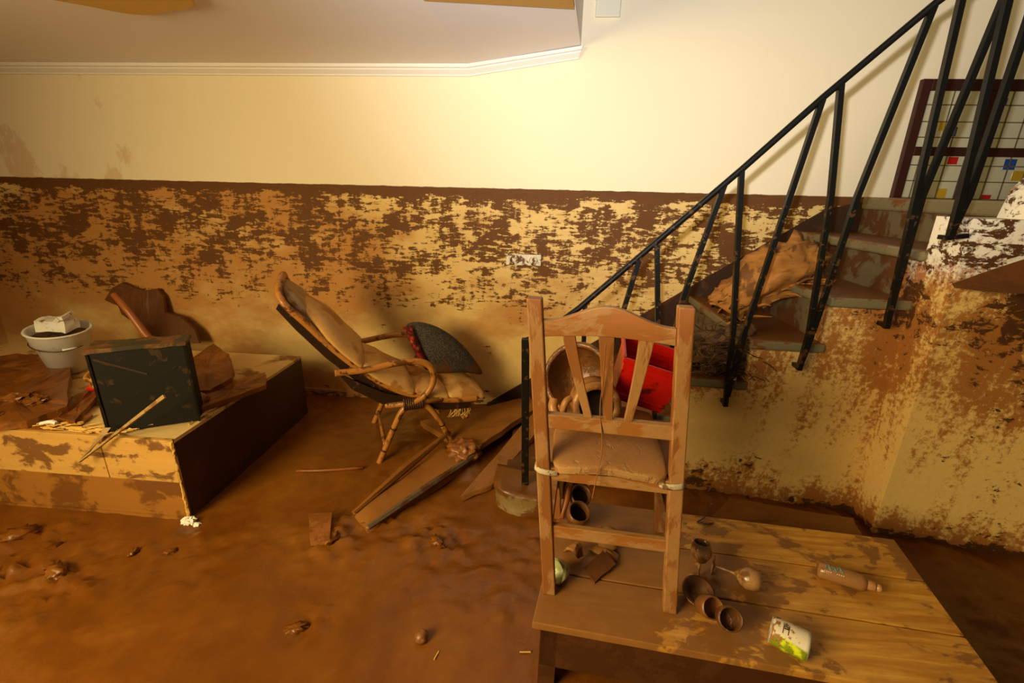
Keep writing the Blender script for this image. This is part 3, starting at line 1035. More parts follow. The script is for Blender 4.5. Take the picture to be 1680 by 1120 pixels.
for x, s in ((0, 1), (W, -1)):
    b = MB()
    q = [(x - s * .024, -.022, .486), (x + s * .03, -.022, .478), (x + s * .062, .0, .474), (x + s * .03, .026, .48), (x - s * .024, .024, .488)]
    b.tube(q, .011, 6, closed=True, flat=.3, smooth_path=1, ref=(0, 1, 0))
    shear(b).build('cushion_tie', 'strap', ch, local=True, smooth=True)

# things lying on the chair seat
jar = thing('clay_pot', 'brown clay pot with a handle lying on the chair seat, black mouth forward', 'pot', (.19, 1.50, .80))
m = Matrix.Translation((.178, 1.44, .905)) @ Matrix.Rotation(radians(78), 4, 'X') @ Matrix.Rotation(radians(0), 4, 'Z')
MB().lathe([(.058, -.0), (.060, .006), (.080, .006), (.084, -.006), (.078, -.02), (.082, -.06), (.088, -.10), (.078, -.15), (.05, -.18), (0, -.185)], m, 28).build('body', 'clay', jar, smooth=True)
MB().lathe([(0, -.03), (.058, -.03), (.062, 0.002)], m, 28).build('mouth', 'inner_shade', jar, smooth=True)
b = MB().tube([(.088, 1.46, .92), (.070, 1.44, .915), (.064, 1.45, .87), (.083, 1.47, .84)], .012, 8, smooth_path=2)
b.build('handle', 'clay', jar, smooth=True)
bs = thing('basin', 'large muddy clay basin tilted on its side behind the chair slats', 'basin', (.11, 1.66, .80))
m = Matrix.Translation((.115, 1.60, .935)) @ Matrix.Rotation(radians(-28), 4, 'Z') @ Matrix.Rotation(radians(72), 4, 'X')
MB().lathe([(.118, 0), (.122, .006), (.134, .006), (.138, -.004), (.128, -.014), (.118, -.05), (.09, -.10), (.05, -.125), (0, -.127), (0, -.118), (.05, -.115), (.085, -.09), (.11, -.045), (.118, 0)], m, 32, .03).build('bowl', 'clay_dark', bs, smooth=True)
MB().tube([(.035, 1.52, .885), (.03, 1.50, .86), (.045, 1.49, .835), (.07, 1.50, .825)], .018, 8, smooth_path=2).build('handle', 'clay', bs, smooth=True, label='yellow-brown handle')
b = MB()
b.blob((.075, 1.415, .862), .028, .02, .016, .6, 4, 3, freq=5)
tag(b.build('foil_scrap', 'foil'), 'crumpled shiny silver foil scrap on the chair seat beside the clay pot', 'foil')
b = MB().tube([(.155, 1.185, 1.215), (.16, 1.20, 1.10), (.158, 1.212, 1.0), (.172, 1.205, .93), (.176, 1.20, .87), (.166, 1.195, .80), (.158, 1.19, .72)], .0016, 5, smooth_path=2)
tag(b.build('loose_string', 'string', smooth=True), 'thin brown string hanging down the back of the dining chair', 'string')

# red basket behind the chair, on the stairs
bk = thing('plastic_basket', 'bright red plastic basket tipped on the chair seat behind the slats', 'basket', (.36, 1.62, .80))
Mb = Matrix.Translation((.352, 1.69, .850)) @ Matrix.Rotation(radians(-3), 4, 'Z') @ Matrix.Rotation(radians(15), 4, 'Y') @ Matrix.Rotation(radians(9), 4, 'X')
hw, hd, H = .112, .10, .185
t0 = .84


def bkq(sx, sy_, z, k=1.0):
    f = (t0 + (1 - t0) * z / H) * k
    return (Mb @ Vector((sx * hw * f, sy_ * hd * f, z)))


b = MB()
cs = [(-1, -1), (1, -1), (1, 1), (-1, 1)]
inn = lambda z: [bkq(x, y, z, .965) for x, y in cs]
out = lambda z: [bkq(x, y, z) for x, y in cs]
b.hexa([bkq(x, y, 0) for x, y in cs], [bkq(x, y, .006) for x, y in cs])
for i in range(4):
    j = (i + 1) % 4
    o0, o1, i0, i1 = out(0), out(H), inn(0), inn(H)
    b.hexa([o0[i], o0[j], i0[j], i0[i]], [o1[i], o1[j], i1[j], i1[i]])
b.build('body', 'red', bk, bevel=.004)
b = MB()
for zc in (H - .006,):
    for i in range(4):
        j = (i + 1) % 4
        o0, o1, i0, i1 = [[bkq(x, y, z, kk) for x, y in cs] for z, kk in ((zc - .016, 1.06), (zc + .008, 1.07), (zc - .016, .99), (zc + .008, .95))]
        b.hexa([o0[i], o0[j], i0[j], i0[i]], [o1[i], o1[j], i1[j], i1[i]])
b.build('rim', 'red', bk, bevel=.004)
b = MB()
for z in (.03, .055, .08, .105, .13, .15):
    for i in (0, 1, 2, 3):
        j = (i + 1) % 4
        A, B = [bkq(cs[i][0], cs[i][1], z, .955), bkq(cs[j][0], cs[j][1], z, .955)], None
        b.tube([A[0].lerp(A[1], .06), A[0].lerp(A[1], .94)], .0028, 4)
b.build('rib', 'red', bk)
b = MB()
for i in (0,):
    for z in (.03, H - .045):
        A = [bkq(cs[0][0], cs[0][1], z, 1.01), bkq(cs[1][0], cs[1][1], z, 1.01)]
        b.tube([A[0], A[1]], .0045, 6)
b.build('ridge', 'red', bk)

# ------------------------------------------------------------------ litter on the low table
TZ = .30


def cup(x, y, r, h, tilt, az, mat='clay_dark', label='', z=TZ, fill='inner_shade'):
    t = thing('clay_cup', label, 'cup', (x, y, z))
    m = Matrix.Translation((x, y, z + r * abs(sin(tilt)) * .95)) @ Matrix.Rotation(az, 4, 'Z') @ Matrix.Rotation(tilt, 4, 'X')
    MB().lathe([(0, 0), (r * .75, 0), (r * .9, h * .3), (r, h * .7), (r * .95, h), (r * .84, h), (r * .86, h * .6), (r * .6, .012), (0, .012)], m, 24, .04, x).build('body', mat, t, smooth=True)
    MB().lathe([(0, h * .5), (r * .86, h * .5)], m, 24).build('shade_mud_disc', fill, t)
    return t


cup(.165, 1.70, .045, .085, radians(35), radians(10), label='brown clay cup under the chair, the farther of the two by the left legs', mat='clay_dark')
cup(.148, 1.585, .046, .080, radians(30), radians(20), label='brown clay cup under the chair, the nearer of the two by the left legs', mat='clay_dark')
cup(.545, 1.215, .036, .075, radians(52), radians(12), label='muddy brown cup tipped right of the chair leg, left one of the touching pair', mat='clay_dark', fill='clay_dark')
cup(.602, 1.175, .037, .075, radians(48), radians(-6), label='muddy brown cup tipped right of the chair leg, right one of the touching pair', mat='clay_dark', fill='clay_dark')


def goblet(x, y, z, az, tilt, r, label, stem=.07):
    t = thing('wine_glass', label, 'glass', (x, y, TZ))
    m = Matrix.Translation((x, y, z)) @ Matrix.Rotation(az, 4, 'Z') @ Matrix.Rotation(tilt, 4, 'Y')
    MB().lathe([(.006, stem), (r * .6, stem + r * .35), (r, stem + r * 1.1), (r * .95, stem + r * 1.7), (r * .78, stem + r * 2.2), (r * .74, stem + r * 2.2), (r * .9, stem + r * 1.6), (r * .94, stem + r * 1.1), (r * .5, stem + r * .4), (0, stem + r * .2)], m, 24).build('bowl', 'glass_mud', t, smooth=True)
    MB().lathe([(.005, .004), (.004, stem * .5), (.006, stem + .004)], m, 10).build('stem', 'glass_mud', t, smooth=True)
    MB().lathe([(0, 0), (r * .9, 0), (r * .9, .003), (.006, .007), (0, .007)], m, 24).build('foot', 'glass_mud', t, smooth=True)
    return t


goblet(.63, 1.38, TZ + .036, radians(-28), radians(87), .038, 'mud-coated wine glass lying on the table with its bowl to the right')
goblet(.575, 1.352, TZ, radians(80), radians(12), .036, 'cloudy round wine glass standing just right of the chair leg', .055)
b = MB().lathe([(0, 0), (.03, 0), (.05, .03), (.053, .034), (.047, .034), (.028, .008), (0, .008)], Matrix.Translation((.545, 1.27, TZ + .004)) @ Matrix.Rotation(.35, 4, 'X'), 24)
tag(b.build('saucer', 'clay_dark', smooth=True), 'small muddy saucer on the table between the wine glasses and the paired cups', 'saucer')
b = MB().lathe([(0, 0), (.022, 0), (.04, .035), (.042, .05), (.037, .05), (.02, .008), (0, .008)], Matrix.Translation((.108, 1.31, TZ + .03)) @ Matrix.Rotation(radians(-70), 4, 'Y') @ Matrix.Rotation(.6, 4, 'X'), 20, .05)
tag(b.build('bowl_shard', 'green_shard', smooth=True), 'pale green glazed bowl shard beside the left back leg of the chair', 'bowl')
b = MB().lathe([(0, 0), (.03, .0), (.045, .025), (.042, .06), (.02, .08), (0, .082)], Matrix.Translation((.27, 1.47, TZ)), 20, .1)
tag(b.build('glass_globe', 'glass_mud', smooth=True), 'dark glossy glass globe lying under the chair', 'glass')
b = MB().slab([(.17, 1.335, TZ + .018), (.205, 1.285, TZ + .008), (.285, 1.36, TZ + .022), (.25, 1.42, TZ + .03)], .006, .004, 3)
tag(b.build('tile_shard', 'sheet_dark'), 'flat dark shard lying on the table under the chair', 'shard')
for i, (p, lb) in enumerate((([(.105, 1.43, .30), (.14, 1.40, .36), (.165, 1.39, .31)], 'curled brown bark piece leaning by the left chair leg'),
                             ([(.20, 1.45, .303), (.25, 1.42, .325), (.30, 1.41, .303)], 'brown bark strip lying in front of the glass globe'))):
    b = MB()
    b.tube(p, .03, 8, radii=[.012, .034, .014], flat=.3, smooth_path=2).noisy(.008, 30, i)
    tag(b.build('bark_piece', 'clay'), lb, 'bark')
b = MB().tube([(.095, 1.60, .31), (.115, 1.64, .40), (.135, 1.67, .50), (.128, 1.69, .55)], .013, 8, radii=[.010, .012, .014, .019], smooth_path=1).noisy(.006, 25, 3)
tag(b.build('driftwood_stick', 'stick', smooth=True), 'knotted brown stick standing behind the left chair legs', 'stick')
b = MB().tube([(.655, 1.645, .306), (.69, 1.66, .32), (.72, 1.69, .37)], .003, 5, smooth_path=1)
b.tube([(.655, 1.645, .306), (.69, 1.63, .308), (.72, 1.65, .303)], .004, 5, smooth_path=1)
tag(b.build('twig', 'twig'), 'small forked twig on the back edge of the table', 'twig')
b = MB().slab([(.83, 1.93, .12), (.97, 2.08, .13), (1.52, 2.0, .12), (1.50, 1.86, .11), (1.15, 1.89, .11)], .06, .02, 6, warp=.02)
tag(b.build('drift_board', 'plank'), 'muddy board in the gap between the low table and the stair wall', 'board')

# bottle
bt = thing('plastic_bottle', 'mud-filmed plastic bottle lying on the right of the table', 'bottle', (1.10, 1.37, TZ))
mb = frame((1.008, 1.412, TZ + .0285), (.183, -.073, 0))
mz = mb @ Matrix.Rotation(radians(90), 4, 'Y')
MB().lathe([(0, 0), (.024, 0), (.028, .006), (.028, .125), (.026, .137), (.016, .143), (.014, .146), (0, .146)], mz, 28).build('body', 'bottle', bt, smooth=True)
MB().lathe([(.015, .143), (.016, .150), (.016, .166), (.013, .169), (.009, .169), (.009, .172), (.013, .175), (.013, .183), (.006, .190), (0, .190)], mz, 20).build('cap', 'cap', bt, smooth=True)
b = MB()
for i, (a0, a1, s0, s1) in enumerate([(.018, .026, -.3, .5), (.034, .026, -.3, .5), (.034, .044, -.3, .3), (.050, .044, -.3, .3), (.052, .060, -.2, .5), (.070, .060, -.2, .5), (.064, .064, -.1, .2)]):
    pts = []
    for u in (0, .5, 1):
        a = s0 + (s1 - s0) * u
        xx = a0 + (a1 - a0) * u
        pts.append(mb @ Vector((xx, -sin(.35 - a) * .0284, cos(.35 - a) * .0284)))
    b.tube(pts, .0024, 4)
b.build('label_print', 'teal', bt)
b = MB()
for k in range(10):
    if k in (4, 5):
        continue
    xx = .016 + k * .0062
    pts = [mb @ Vector((xx, -sin(a) * .0284, cos(a) * .0284)) for a in (.80, .9)]
    b.tube(pts, .0016, 4)
b.build('label_text', 'white_print', bt)

# tin can
ct = thing('tin_can', 'lime green and white tin can lying near the front of the table', 'can', (.765, 1.105, TZ), radians(-30))
mc = Matrix.Translation((0, 0, .042)) @ Matrix.Rotation(radians(90), 4, 'Y')
MB().lathe([(.036, -.05), (.041, -.047), (.042, -.04), (.042, .04), (.041, .047), (.037, .05)], mc, 36).build('body', 'can', ct, local=True, smooth=True)
MB().lathe([(0, .044), (.037, .044), (.037, .051), (.0395, .051), (.0395, .044)], mc, 36).build('lid', 'foil', ct, local=True, smooth=True)
MB().lathe([(0, -.044), (.037, -.044), (.037, -.051), (.0395, -.051), (.0395, -.044)], mc, 36).build('base', 'foil', ct, local=True, smooth=True)
b = MB()
for a, x0, x1 in ((.05, -.018, -.010), (.2, -.02, -.006), (.35, -.02, -.006)):
    p = [Vector((x0, -sin(a) * .0424, .042 + cos(a) * .0424)), Vector((x1, -sin(a) * .0424, .042 + cos(a) * .0424))]
    b.tube(p, .0022, 4)
for x0 in (-.02, -.006):
    b.tube([Vector((x0, -sin(a) * .0424, .042 + cos(a) * .0424)) for a in (.05, .25, .5, .7)], .0012, 4)
b.build('label_mark', 'rubber', ct, local=True)

# ------------------------------------------------------------------ left platform
pf = thing('wooden_platform', 'low wooden box platform with splintered front boards at the left', 'platform', (-2.8, 2.35, 0))
PX0, PX1, PY0, PY1, PZ = -3.95, -1.735, 1.768, 2.93, .44
b = MB().box((PX0, PY0 + .004, PZ - .02), (PX1, PY1, PZ))
b.build('top_panel', 'platform_top', pf)
b = MB().box((PX0, PY0 - .012, .215), (-2.10, PY0 + .012, PZ + .004))
b.build('front_board', 'board_light', pf, bevel=.003)
b = MB().box((-2.096, PY0 - .012, .215), (PX1, PY0 + .012, PZ + .004))
b.build('front_board', 'board_light', pf, bevel=.003)
b = MB().box((PX0, PY0 - .008, .015), (PX1, PY0 + .014, .213))
b.build('front_board', 'board_brown', pf, bevel=.003, label='brown lower front board')
MB().box((PX0, PY0 - .015, -.02), (PX1 + .004, PY0 + .01, .016)).build('bottom_batten', 'board_brown', pf)
MB().box((PX1 - .02, PY0 + .014, -.03), (PX1, PY1, PZ - .018)).build('side_board', 'board_shaded', pf)
MB().box((PX0, PY1 - .02, -.03), (PX1 - .02, PY1, PZ - .02)).build('back_board', 'board_shaded', pf)
b = MB()
for i in range(90):
    x = random.uniform(-2.75, -2.0)
    L = random.uniform(.04, .13)
    y = PY0 + random.uniform(.0, .06)
    b.tube([(x, y, PZ + .008), (x + L, y + random.uniform(-.03, .05), PZ + .012 + random.uniform(0, .012))], .004, 4, radii=[.004, .002])
for i in range(26):
    y = random.uniform(1.85, 2.45)
    b.tube([(PX1 - .03, y, PZ + .006), (PX1 - random.uniform(-.005, .05), y + random.uniform(.03, .09), PZ + .01)], .005, 4, radii=[.005, .002])
b.build('splintered_edge', 'straw', pf)['kind'] = 'stuff'
b = MB().tube([(PX1 + .002, PY0 - .008, .02 + .028 * i) for i in range(16)], .006, 6, radii=[random.uniform(.003, .009) for i in range(16)], smooth_path=1).noisy(.006, 60, 3)
b.build('corner_strip', 'straw', pf)
b = MB()
b.blob((-1.715, 1.735, .012), .03, .022, .02, .7, 2, 3, freq=4)
b.blob((-1.665, 1.728, .004), .018, .014, .012, .7, 5, 2, freq=4)
tag(b.build('paper_wad', 'paper_white'), 'white crumpled paper wad at the bottom corner of the wooden platform', 'paper')

# black box on the platform
bx = thing('black_crate', 'black painted wooden box standing on the corner of the platform', 'box', (-1.93, 1.90, PZ))
mB = frame((-2.068, 1.785, PZ + .004), (.88, .475, 0))
MB().box((0, 0, 0), (.368, .13, .405), mB).build('body', 'blackbox', bx, bevel=.004)
b = MB().box((-.006, -.006, .405), (.374, .136, .424), mB)
bmesh.ops.subdivide_edges(b.bm, edges=b.bm.edges[:], cuts=6, use_grid_fill=True)
b.noisy(.010, 12, 4)
b.build('lid', 'blacktop', bx)
b = MB()
b.hexa([mB @ Vector(q) for q in ((.015, -.003, .372), (.02, -.003, .38), (.02, .004, .38), (.015, .004, .372))], [mB @ Vector(q) for q in ((.20, -.003, .275), (.205, -.003, .283), (.205, .004, .283), (.20, .004, .275))])
b.build('batten', 'rubber', bx)
for u in (-.002, .37):
    MB().tube([mB @ Vector((u, -.004, .0)), mB @ Vector((u, -.004, .40))], .006, 4).build('corner_batten', 'blackbox', bx)

# pale lath leaning against the box
b = MB()
m1 = frame((-2.165, 1.70, .335), (.445, .07, .335), (-.2, -1, .3))
b.hexa([m1 @ Vector(q) for q in ((0, -.003, -.006), (.56, -.009, -.005), (.56, .009, -.005), (0, .003, -.006))], [m1 @ Vector(q) for q in ((0, -.003, .006), (.56, -.009, .005), (.56, .009, .005), (0, .003, .006))])
tag(b.build('wooden_lath', 'lath'), 'long pale lath leaning diagonally across the front of the black box', 'lath')
b = MB()
b.hexa([(-2.165, 1.705, .342), (-2.15, 1.715, .35), (-2.03, 1.735, .47), (-2.05, 1.73, .47)], [(-2.165, 1.712, .342), (-2.15, 1.722, .35), (-2.01, 1.75, .50), (-2.04, 1.745, .50)])
tag(b.build('wood_splinter', 'lath'), 'short pointed wood splinter hanging over the platform edge beside the lath', 'splinter')
# stick behind box
b = MB().tube([(-2.02, 2.30, .455), (-2.25, 2.28, .79), (-2.32, 2.29, .90), (-2.40, 2.30, 1.0)], .019, 8, radii=[.02, .02, .018, .015])
tag(b.build('leaning_stick', 'stick', smooth=True), 'brown stick rising from behind the black box', 'stick')
# mud-caked sheet against the wall
poly = [(-3.3, .82), (-3.22, .86), (-3.14, .83), (-3.06, .81), (-2.94, .83), (-2.89, .77), (-2.88, .66), (-2.75, .63), (-2.64, .54), (-2.60, .445), (-2.80, .445), (-2.97, .50), (-3.02, .445), (-3.05, .445), (-3.06, .54), (-3.12, .57), (-3.23, .63), (-3.26, .69), (-3.36, .73)]
b = MB().prism(poly, 0, .022, lambda a, c, d: (a, WY - .13 + .13 * (c - .44) / .45 - d - .006, c))
bmesh.ops.triangulate(b.bm, faces=[f for f in b.bm.faces if len(f.verts) > 4])
bmesh.ops.subdivide_edges(b.bm, edges=b.bm.edges[:], cuts=2)
b.noisy(.008, 7, 2)
tag(b.build('leather_sheet', 'sheet_dark', smooth=False), 'ragged brown mud-caked sheet leaning on the wall behind the platform', 'sheet')


def flat_board(name, pts, th, label, cat='board', mat='sheet', rough=.012, seed=0, warp=.02):
    b = MB().slab(pts, th, rough, seed, 4, warp)
    return tag(b.build(name, mat), label, cat)


flat_board('mud_board', [(-3.35, 2.05, .50), (-3.05, 2.33, .51), (-2.91, 2.40, .505), (-2.63, 2.12, .50), (-2.42, 1.92, .50), (-2.47, 1.775, .49), (-2.60, 1.72, .485), (-3.05, 1.72, .49)], .035,
           'big mud-caked board with shiny clods at the left end of the platform', seed=1)
flat_board('muddy_sheet', [(-3.75, 2.40, .47), (-3.55, 2.62, .475), (-3.25, 2.58, .47), (-3.10, 2.42, .47), (-3.15, 2.2, .47), (-3.6, 2.15, .47)], .022, 'flat muddy panel behind and left of the white bucket', seed=2)
flat_board('mud_strip', [(-2.40, 1.85, .475), (-2.57, 2.08, .47), (-2.58, 2.22, .472), (-2.46, 2.13, .475), (-2.29, 1.83, .472)], .024, 'narrow reddish mud-caked strip between the big board and the black box', seed=3, rough=.006)
flat_board('mud_shingle', [(-2.62, 1.77, .452), (-2.50, 1.86, .462), (-2.30, 1.93, .458), (-2.26, 1.80, .452), (-2.40, 1.775, .45)], .012, 'thin mud-caked shingle at the front edge of the platform left of the box', seed=4, rough=.006)
flat_board('mud_slab', [(-2.21, 2.52, .55), (-2.21, 2.72, .58), (-2.02, 2.60, .56), (-1.90, 2.46, .53), (-1.84, 2.36, .51), (-1.86, 2.2, .50), (-1.98, 2.14, .505), (-2.16, 2.2, .54)], .05, 'thick brown mud-caked slab behind the black box', seed=5)
flat_board('mud_plank', [(-1.92, 2.09, .48), (-1.86, 2.38, .48), (-1.75, 2.54, .475), (-1.63, 2.36, .478), (-1.71, 2.18, .478), (-1.79, 2.03, .478)], .028, 'brown muddy plank on the right edge of the platform', seed=6, rough=.008)
b = MB().blob((-1.86, 2.10, .485), .06, .05, .035, .25, 4, 3)
tag(b.build('mud_clod', 'sheet', smooth=True), 'rounded clod of mud on the platform right of the black box', 'clod')
for i, (x, y, z, s) in enumerate([(-2.75, 1.98, .505, .05), (-2.62, 1.95, .505, .04), (-2.83, 1.86, .50, .05), (-2.68, 1.80, .495, .03)]):
    b = MB().blob((x, y, z), s * 1.3, s, s * .45, .6, i + 3, 3, freq=4)
    tag(b.build('mud_clod', 'sheet'), ['largest shiny mud clod on the big board below the bucket', 'small mud clod at the right of the big board', 'flattened mud clod at the left of the big board', 'mud clod at the front edge of the big board'][i], 'clod')
b = MB().blob((-2.50, 2.14, .50), .026, .022, .024, .3, 6, 2)
tag(b.build('red_scrap', 'red', smooth=True), 'small red plastic scrap between the bucket and the black box', 'scrap')
b = MB().tube([(-2.44, 1.80, .462), (-2.40, 1.82, .468), (-2.37, 1.815, .462)], .010, 6, smooth_path=1)
tag(b.build('pale_chip', 'paper_white'), 'small pale chip shining below the narrow mud strip', 'chip')

# wicker basket behind the box
wb = thing('wicker_basket', 'round wicker basket half hidden behind the black box', 'basket', (-2.33, 2.28, .455))
m = Matrix.Translation((-2.36, 2.27, .48)) @ Matrix.Rotation(radians(-14), 4, 'Y') @ Matrix.Rotation(radians(12), 4, 'X')
MB().lathe([(0, 0), (.12, 0), (.155, .07), (.175, .145), (.160, .145), (.14, .07), (.11, .012), (0, .012)], m, 40).build('body', 'wicker', wb, smooth=True)
b = MB()
for z, r in ((.145, .170), (.10, .168), (.055, .154)):
    b.tube([m @ Vector((r * cos(a * pi / 16), r * sin(a * pi / 16), z)) for a in range(32)], .012, 6, closed=True)
b.build('woven_rim', 'wicker', wb, smooth=True)

# bucket
bu = thing('bucket', 'white bucket standing on the platform, full of rubbish', 'bucket', (-2.99, 2.45, .46))
m = Matrix.Translation((-2.985, 2.45, .465)) @ Matrix.Rotation(radians(6), 4, 'Y') @ Matrix.Rotation(radians(4), 4, 'X')
MB().lathe([(0, .012), (.080, .012), (.083, 0), (.090, 0), (.128, .185), (.139, .19), (.149, .262), (.155, .268), (.152, .276), (.144, .272), (.131, .19), (.119, .18), (.084, .02), (0, .02)], m, 40).build('body', 'bucket', bu, smooth=True)
MB().tube([m @ Vector((.153 * cos(a * pi / 20), .153 * sin(a * pi / 20), .270)) for a in range(40)], .006, 8, closed=True).build('rim', 'bucket', bu, smooth=True)
MB().tube([m @ Vector((.145 * cos(a), .145 * sin(a), .188 + .010 * sin(a * 2))) for a in [-pi * .98 + i * pi * .96 / 24 for i in range(25)]], .0025, 6).build('wire_handle', 'iron', bu, smooth=True)
MB().tube([m @ Vector((.147 * cos(a), .147 * sin(a), .187)) for a in (-.75, -.6, -.45, -.3)], .006, 8).build('grip', 'whitecloth', bu, smooth=True)
MB().lathe([(0, .235), (.10, .242), (.135, .225)], m, 32, .02).build('rubble_filling', 'twig', bu, smooth=True)


def crumple(c, rx, ry, rz, seed, rot):
    b = MB()
    b.box((-1, -1, -1), (1, 1, 1))
    bmesh.ops.subdivide_edges(b.bm, edges=b.bm.edges[:], cuts=6, use_grid_fill=True)
    mm = Matrix.Rotation(rot[2], 4, 'Z') @ Matrix.Rotation(rot[1], 4, 'Y') @ Matrix.Rotation(rot[0], 4, 'X')
    b.warp(lambda v: Vector(c) + mm @ Vector((v.x * rx, v.y * ry, v.z * rz)))
    b.noisy(.022, 11, seed)
    return b


tag(crumple((-2.96, 2.43, .760), .085, .05, .032, 3, (.1, .05, .1)).build('crumpled_tray', 'whitecloth'), 'white crumpled plastic tray on top of the bucket, the lower piece', 'tray')
tag(crumple((-2.92, 2.42, .800), .075, .042, .010, 8, (.15, -.3, .1)).build('bent_tray', 'whitecloth'), 'white bent plastic tray tilted on top of the crumpled tray in the bucket', 'tray')

# ------------------------------------------------------------------ rattan recliner
rc = thing('rattan_recliner', 'bamboo and rattan reclining chair with tan cushion beside the back wall', 'recliner', (-.87, 2.69, 0), radians(25))


def ptube(pts, v, r, **kw):
    return MB().tube([(u, v, z) for u, z in pts], r, 10, smooth_path=2, **kw)


side = [(.38, .335), (.2, .345), (.05, .385), (-.12, .455), (-.30, .60), (-.45, .76), (-.58, .93), (-.66, 1.02)]
loop = [(u, -.235, z) for u, z in side] + [(-.675, -.17, 1.085), (-.665, -.07, 1.115), (-.665, .07, 1.115), (-.675, .17, 1.085)] + [(u, .235, z) for u, z in side[::-1]]
MB().tube(loop, .019, 10, smooth_path=2).build('frame', 'rattan', rc, local=True, smooth=True)
for v in (-.265, .265):
    ptube([(-.44, .615), (-.27, .613), (-.13, .637), (.0, .642), (.075, .615), (.108, .55), (.10, .48), (.05, .41), (-.02, .372), (-.06, .368)], v, .019).build('armrest', 'rattan', rc, local=True, smooth=True)
for v in (-.25, .25):
    ptube([(-.03, .365), (-.085, .335), (-.12, .27), (-.17, .16), (-.25, -.02)], v, .018).build('leg', 'rattan', rc, local=True, smooth=True)
    ptube([(-.02, .362), (.06, .345), (.12, .255), (.18, .13), (.235, -.02)], v, .018).build('leg', 'rattan', rc, local=True, smooth=True)
    MB().tube([(-.17, v, .372), (.14, v, .366)], .017, 10).build('side_rail', 'rattan', rc, local=True, smooth=True)
    b = MB()
    for i in range(9):
        uu = -.075 + i * .013
        b.tube([(uu, v + .03 * cos(a), .365 + .034 * sin(a)) for a in [q * pi / 6 for q in range(12)]], .0075, 6, closed=True)
    b.build('binding', 'binding', rc, local=True, smooth=True)
    # knuckle rings of the cane
    for (u, z), (du, dz) in (((-.145, .215), (-.05, -.11)), ((-.21, .08), (-.06, -.14)), ((.15, .195), (.05, -.11)), ((.21, .06), (.05, -.12))):
        d = Vector((du, 0, dz)).normalized() * .005
        MB().tube([Vector((u, v, z)) - d, Vector((u, v, z)) + d], .0205, 10).build('cane_joint', 'binding', rc, local=True, smooth=True)
MB().tube([(-.20, -.25, .10), (-.20, .25, .10)], .012, 8).build('cross_bar', 'rattan', rc, local=True, smooth=True)
for u, z in ((-.17, .372), (.14, .366)):
    MB().tube([(u, -.26, z), (u, .26, z)], .016, 8).build('cross_bar', 'rattan', rc, local=True, smooth=True)
# dark seat shell
b = MB()
pr = [(.36, .315), (.2, .325), (.05, .365), (-.12, .435), (-.30, .58), (-.45, .74), (-.58, .91), (-.66, 1.03)]
for v0, v1 in ((-.225, .225),):
    top_ = pr
    pts = [(u, z) for u, z in pr] + [(u - .03, z - .045) for u, z in pr[::-1]]
    b.prism(pts, v0, v1, lambda a, c, d: (a, d, c))
b.build('seat_shell', 'underseat', rc, local=True)
# side apron below armrest
b = MB()
b.prism([(-.42, .60), (-.18, .45), (.02, .39), (-.02, .35), (-.2, .385), (-.36, .50)], -.25, -.235, lambda a, c, d: (a, d, c))
b.build('side_webbing', 'underseat', rc, local=True)


def pad(prof, v0, v1, th, name, mat, seed, round_end=None):
    """soft strip cushion following prof (u,z)"""
    P = [Vector((u, z)) for u, z in prof]
    Q = []
    for i in range(len(P) - 1):
        for s in range(5):
            Q.append(P[i].lerp(P[i + 1], s / 5))
    Q.append(P[-1])
    for _ in range(2):
        Q = [Q[0]] + [(Q[i - 1] + Q[i] * 2 + Q[i + 1]) / 4 for i in range(1, len(Q) - 1)] + [Q[-1]]
    nv = 12
    n = len(Q)
    b = MB()
    tops, bots = [], []
    for i, q in enumerate(Q):
        t = (Q[min(i + 1, n - 1)] - Q[max(i - 1, 0)]).normalized()
        nn = Vector((-t.y, t.x))
        if nn.y < 0:
            nn = -nn
        e = min(i, n - 1 - i) / 3.0
        re = 1.0
        if round_end == 'start':
            f = min(1, i / (n * .45))
            re = sqrt(max(.02, 1 - (1 - f) ** 2)) * .55 + .45
        rt, rb = [], []
        for k in range(nv + 1):
            s = -1 + 2 * k / nv
            v = (v0 + v1) / 2 + s * (v1 - v0) / 2 * re
            puff = (1 - abs(s) ** 5) * min(1, .25 + e * .75)
            up = th * (.25 + .75 * puff) + .006 * noise.noise(Vector((q.x * 9 + seed, v * 9, q.y * 9)))
            rt.append(b.bm.verts.new((q.x + nn.x * up, v, q.y + nn.y * up)))
            rb.append(b.bm.verts.new((q.x, v, q.y)))
        tops.append(rt); bots.append(rb)
    for i in range(n - 1):
        for k in range(nv):
            b.bm.faces.new((tops[i][k], tops[i][k + 1], tops[i + 1][k + 1], tops[i + 1][k]))
            b.bm.faces.new((bots[i][k], bots[i + 1][k], bots[i + 1][k + 1], bots[i][k + 1]))
        b.bm.faces.new((tops[i][0], tops[i + 1][0], bots[i + 1][0], bots[i][0]))
        b.bm.faces.new((tops[i][nv], bots[i][nv], bots[i + 1][nv], tops[i + 1][nv]))
    for i in (0, n - 1):
        for k in range(nv):
            b.bm.faces.new((tops[i][k], tops[i][k + 1], bots[i][k + 1], bots[i][k]))
    return b.build(name, mat, rc, local=True, smooth=True)


pad([(-.675, 1.075), (-.58, .935), (-.47, .80)], -.215, .205, .05, 'head_pad', 'headpad', 3, 'start')
pad([(-.585, .975), (-.46, .80), (-.36, .675), (-.30, .61)], -.25, .22, .075, 'upper_back_cushion', 'cushion', 1, 'start')
pad([(-.30, .615), (-.20, .525), (-.10, .46), (-.01, .415)], -.252, .225, .072, 'lower_back_cushion', 'cushion', 5)
pad([(-.01, .42), (.10, .375), (.20, .355)], -.245, .225, .062, 'seat_cushion', 'cushion', 7)
pad([(.20, .36), (.32, .345), (.43, .325)], -.24, .225, .06, 'foot_cushion', 'cushion', 9)
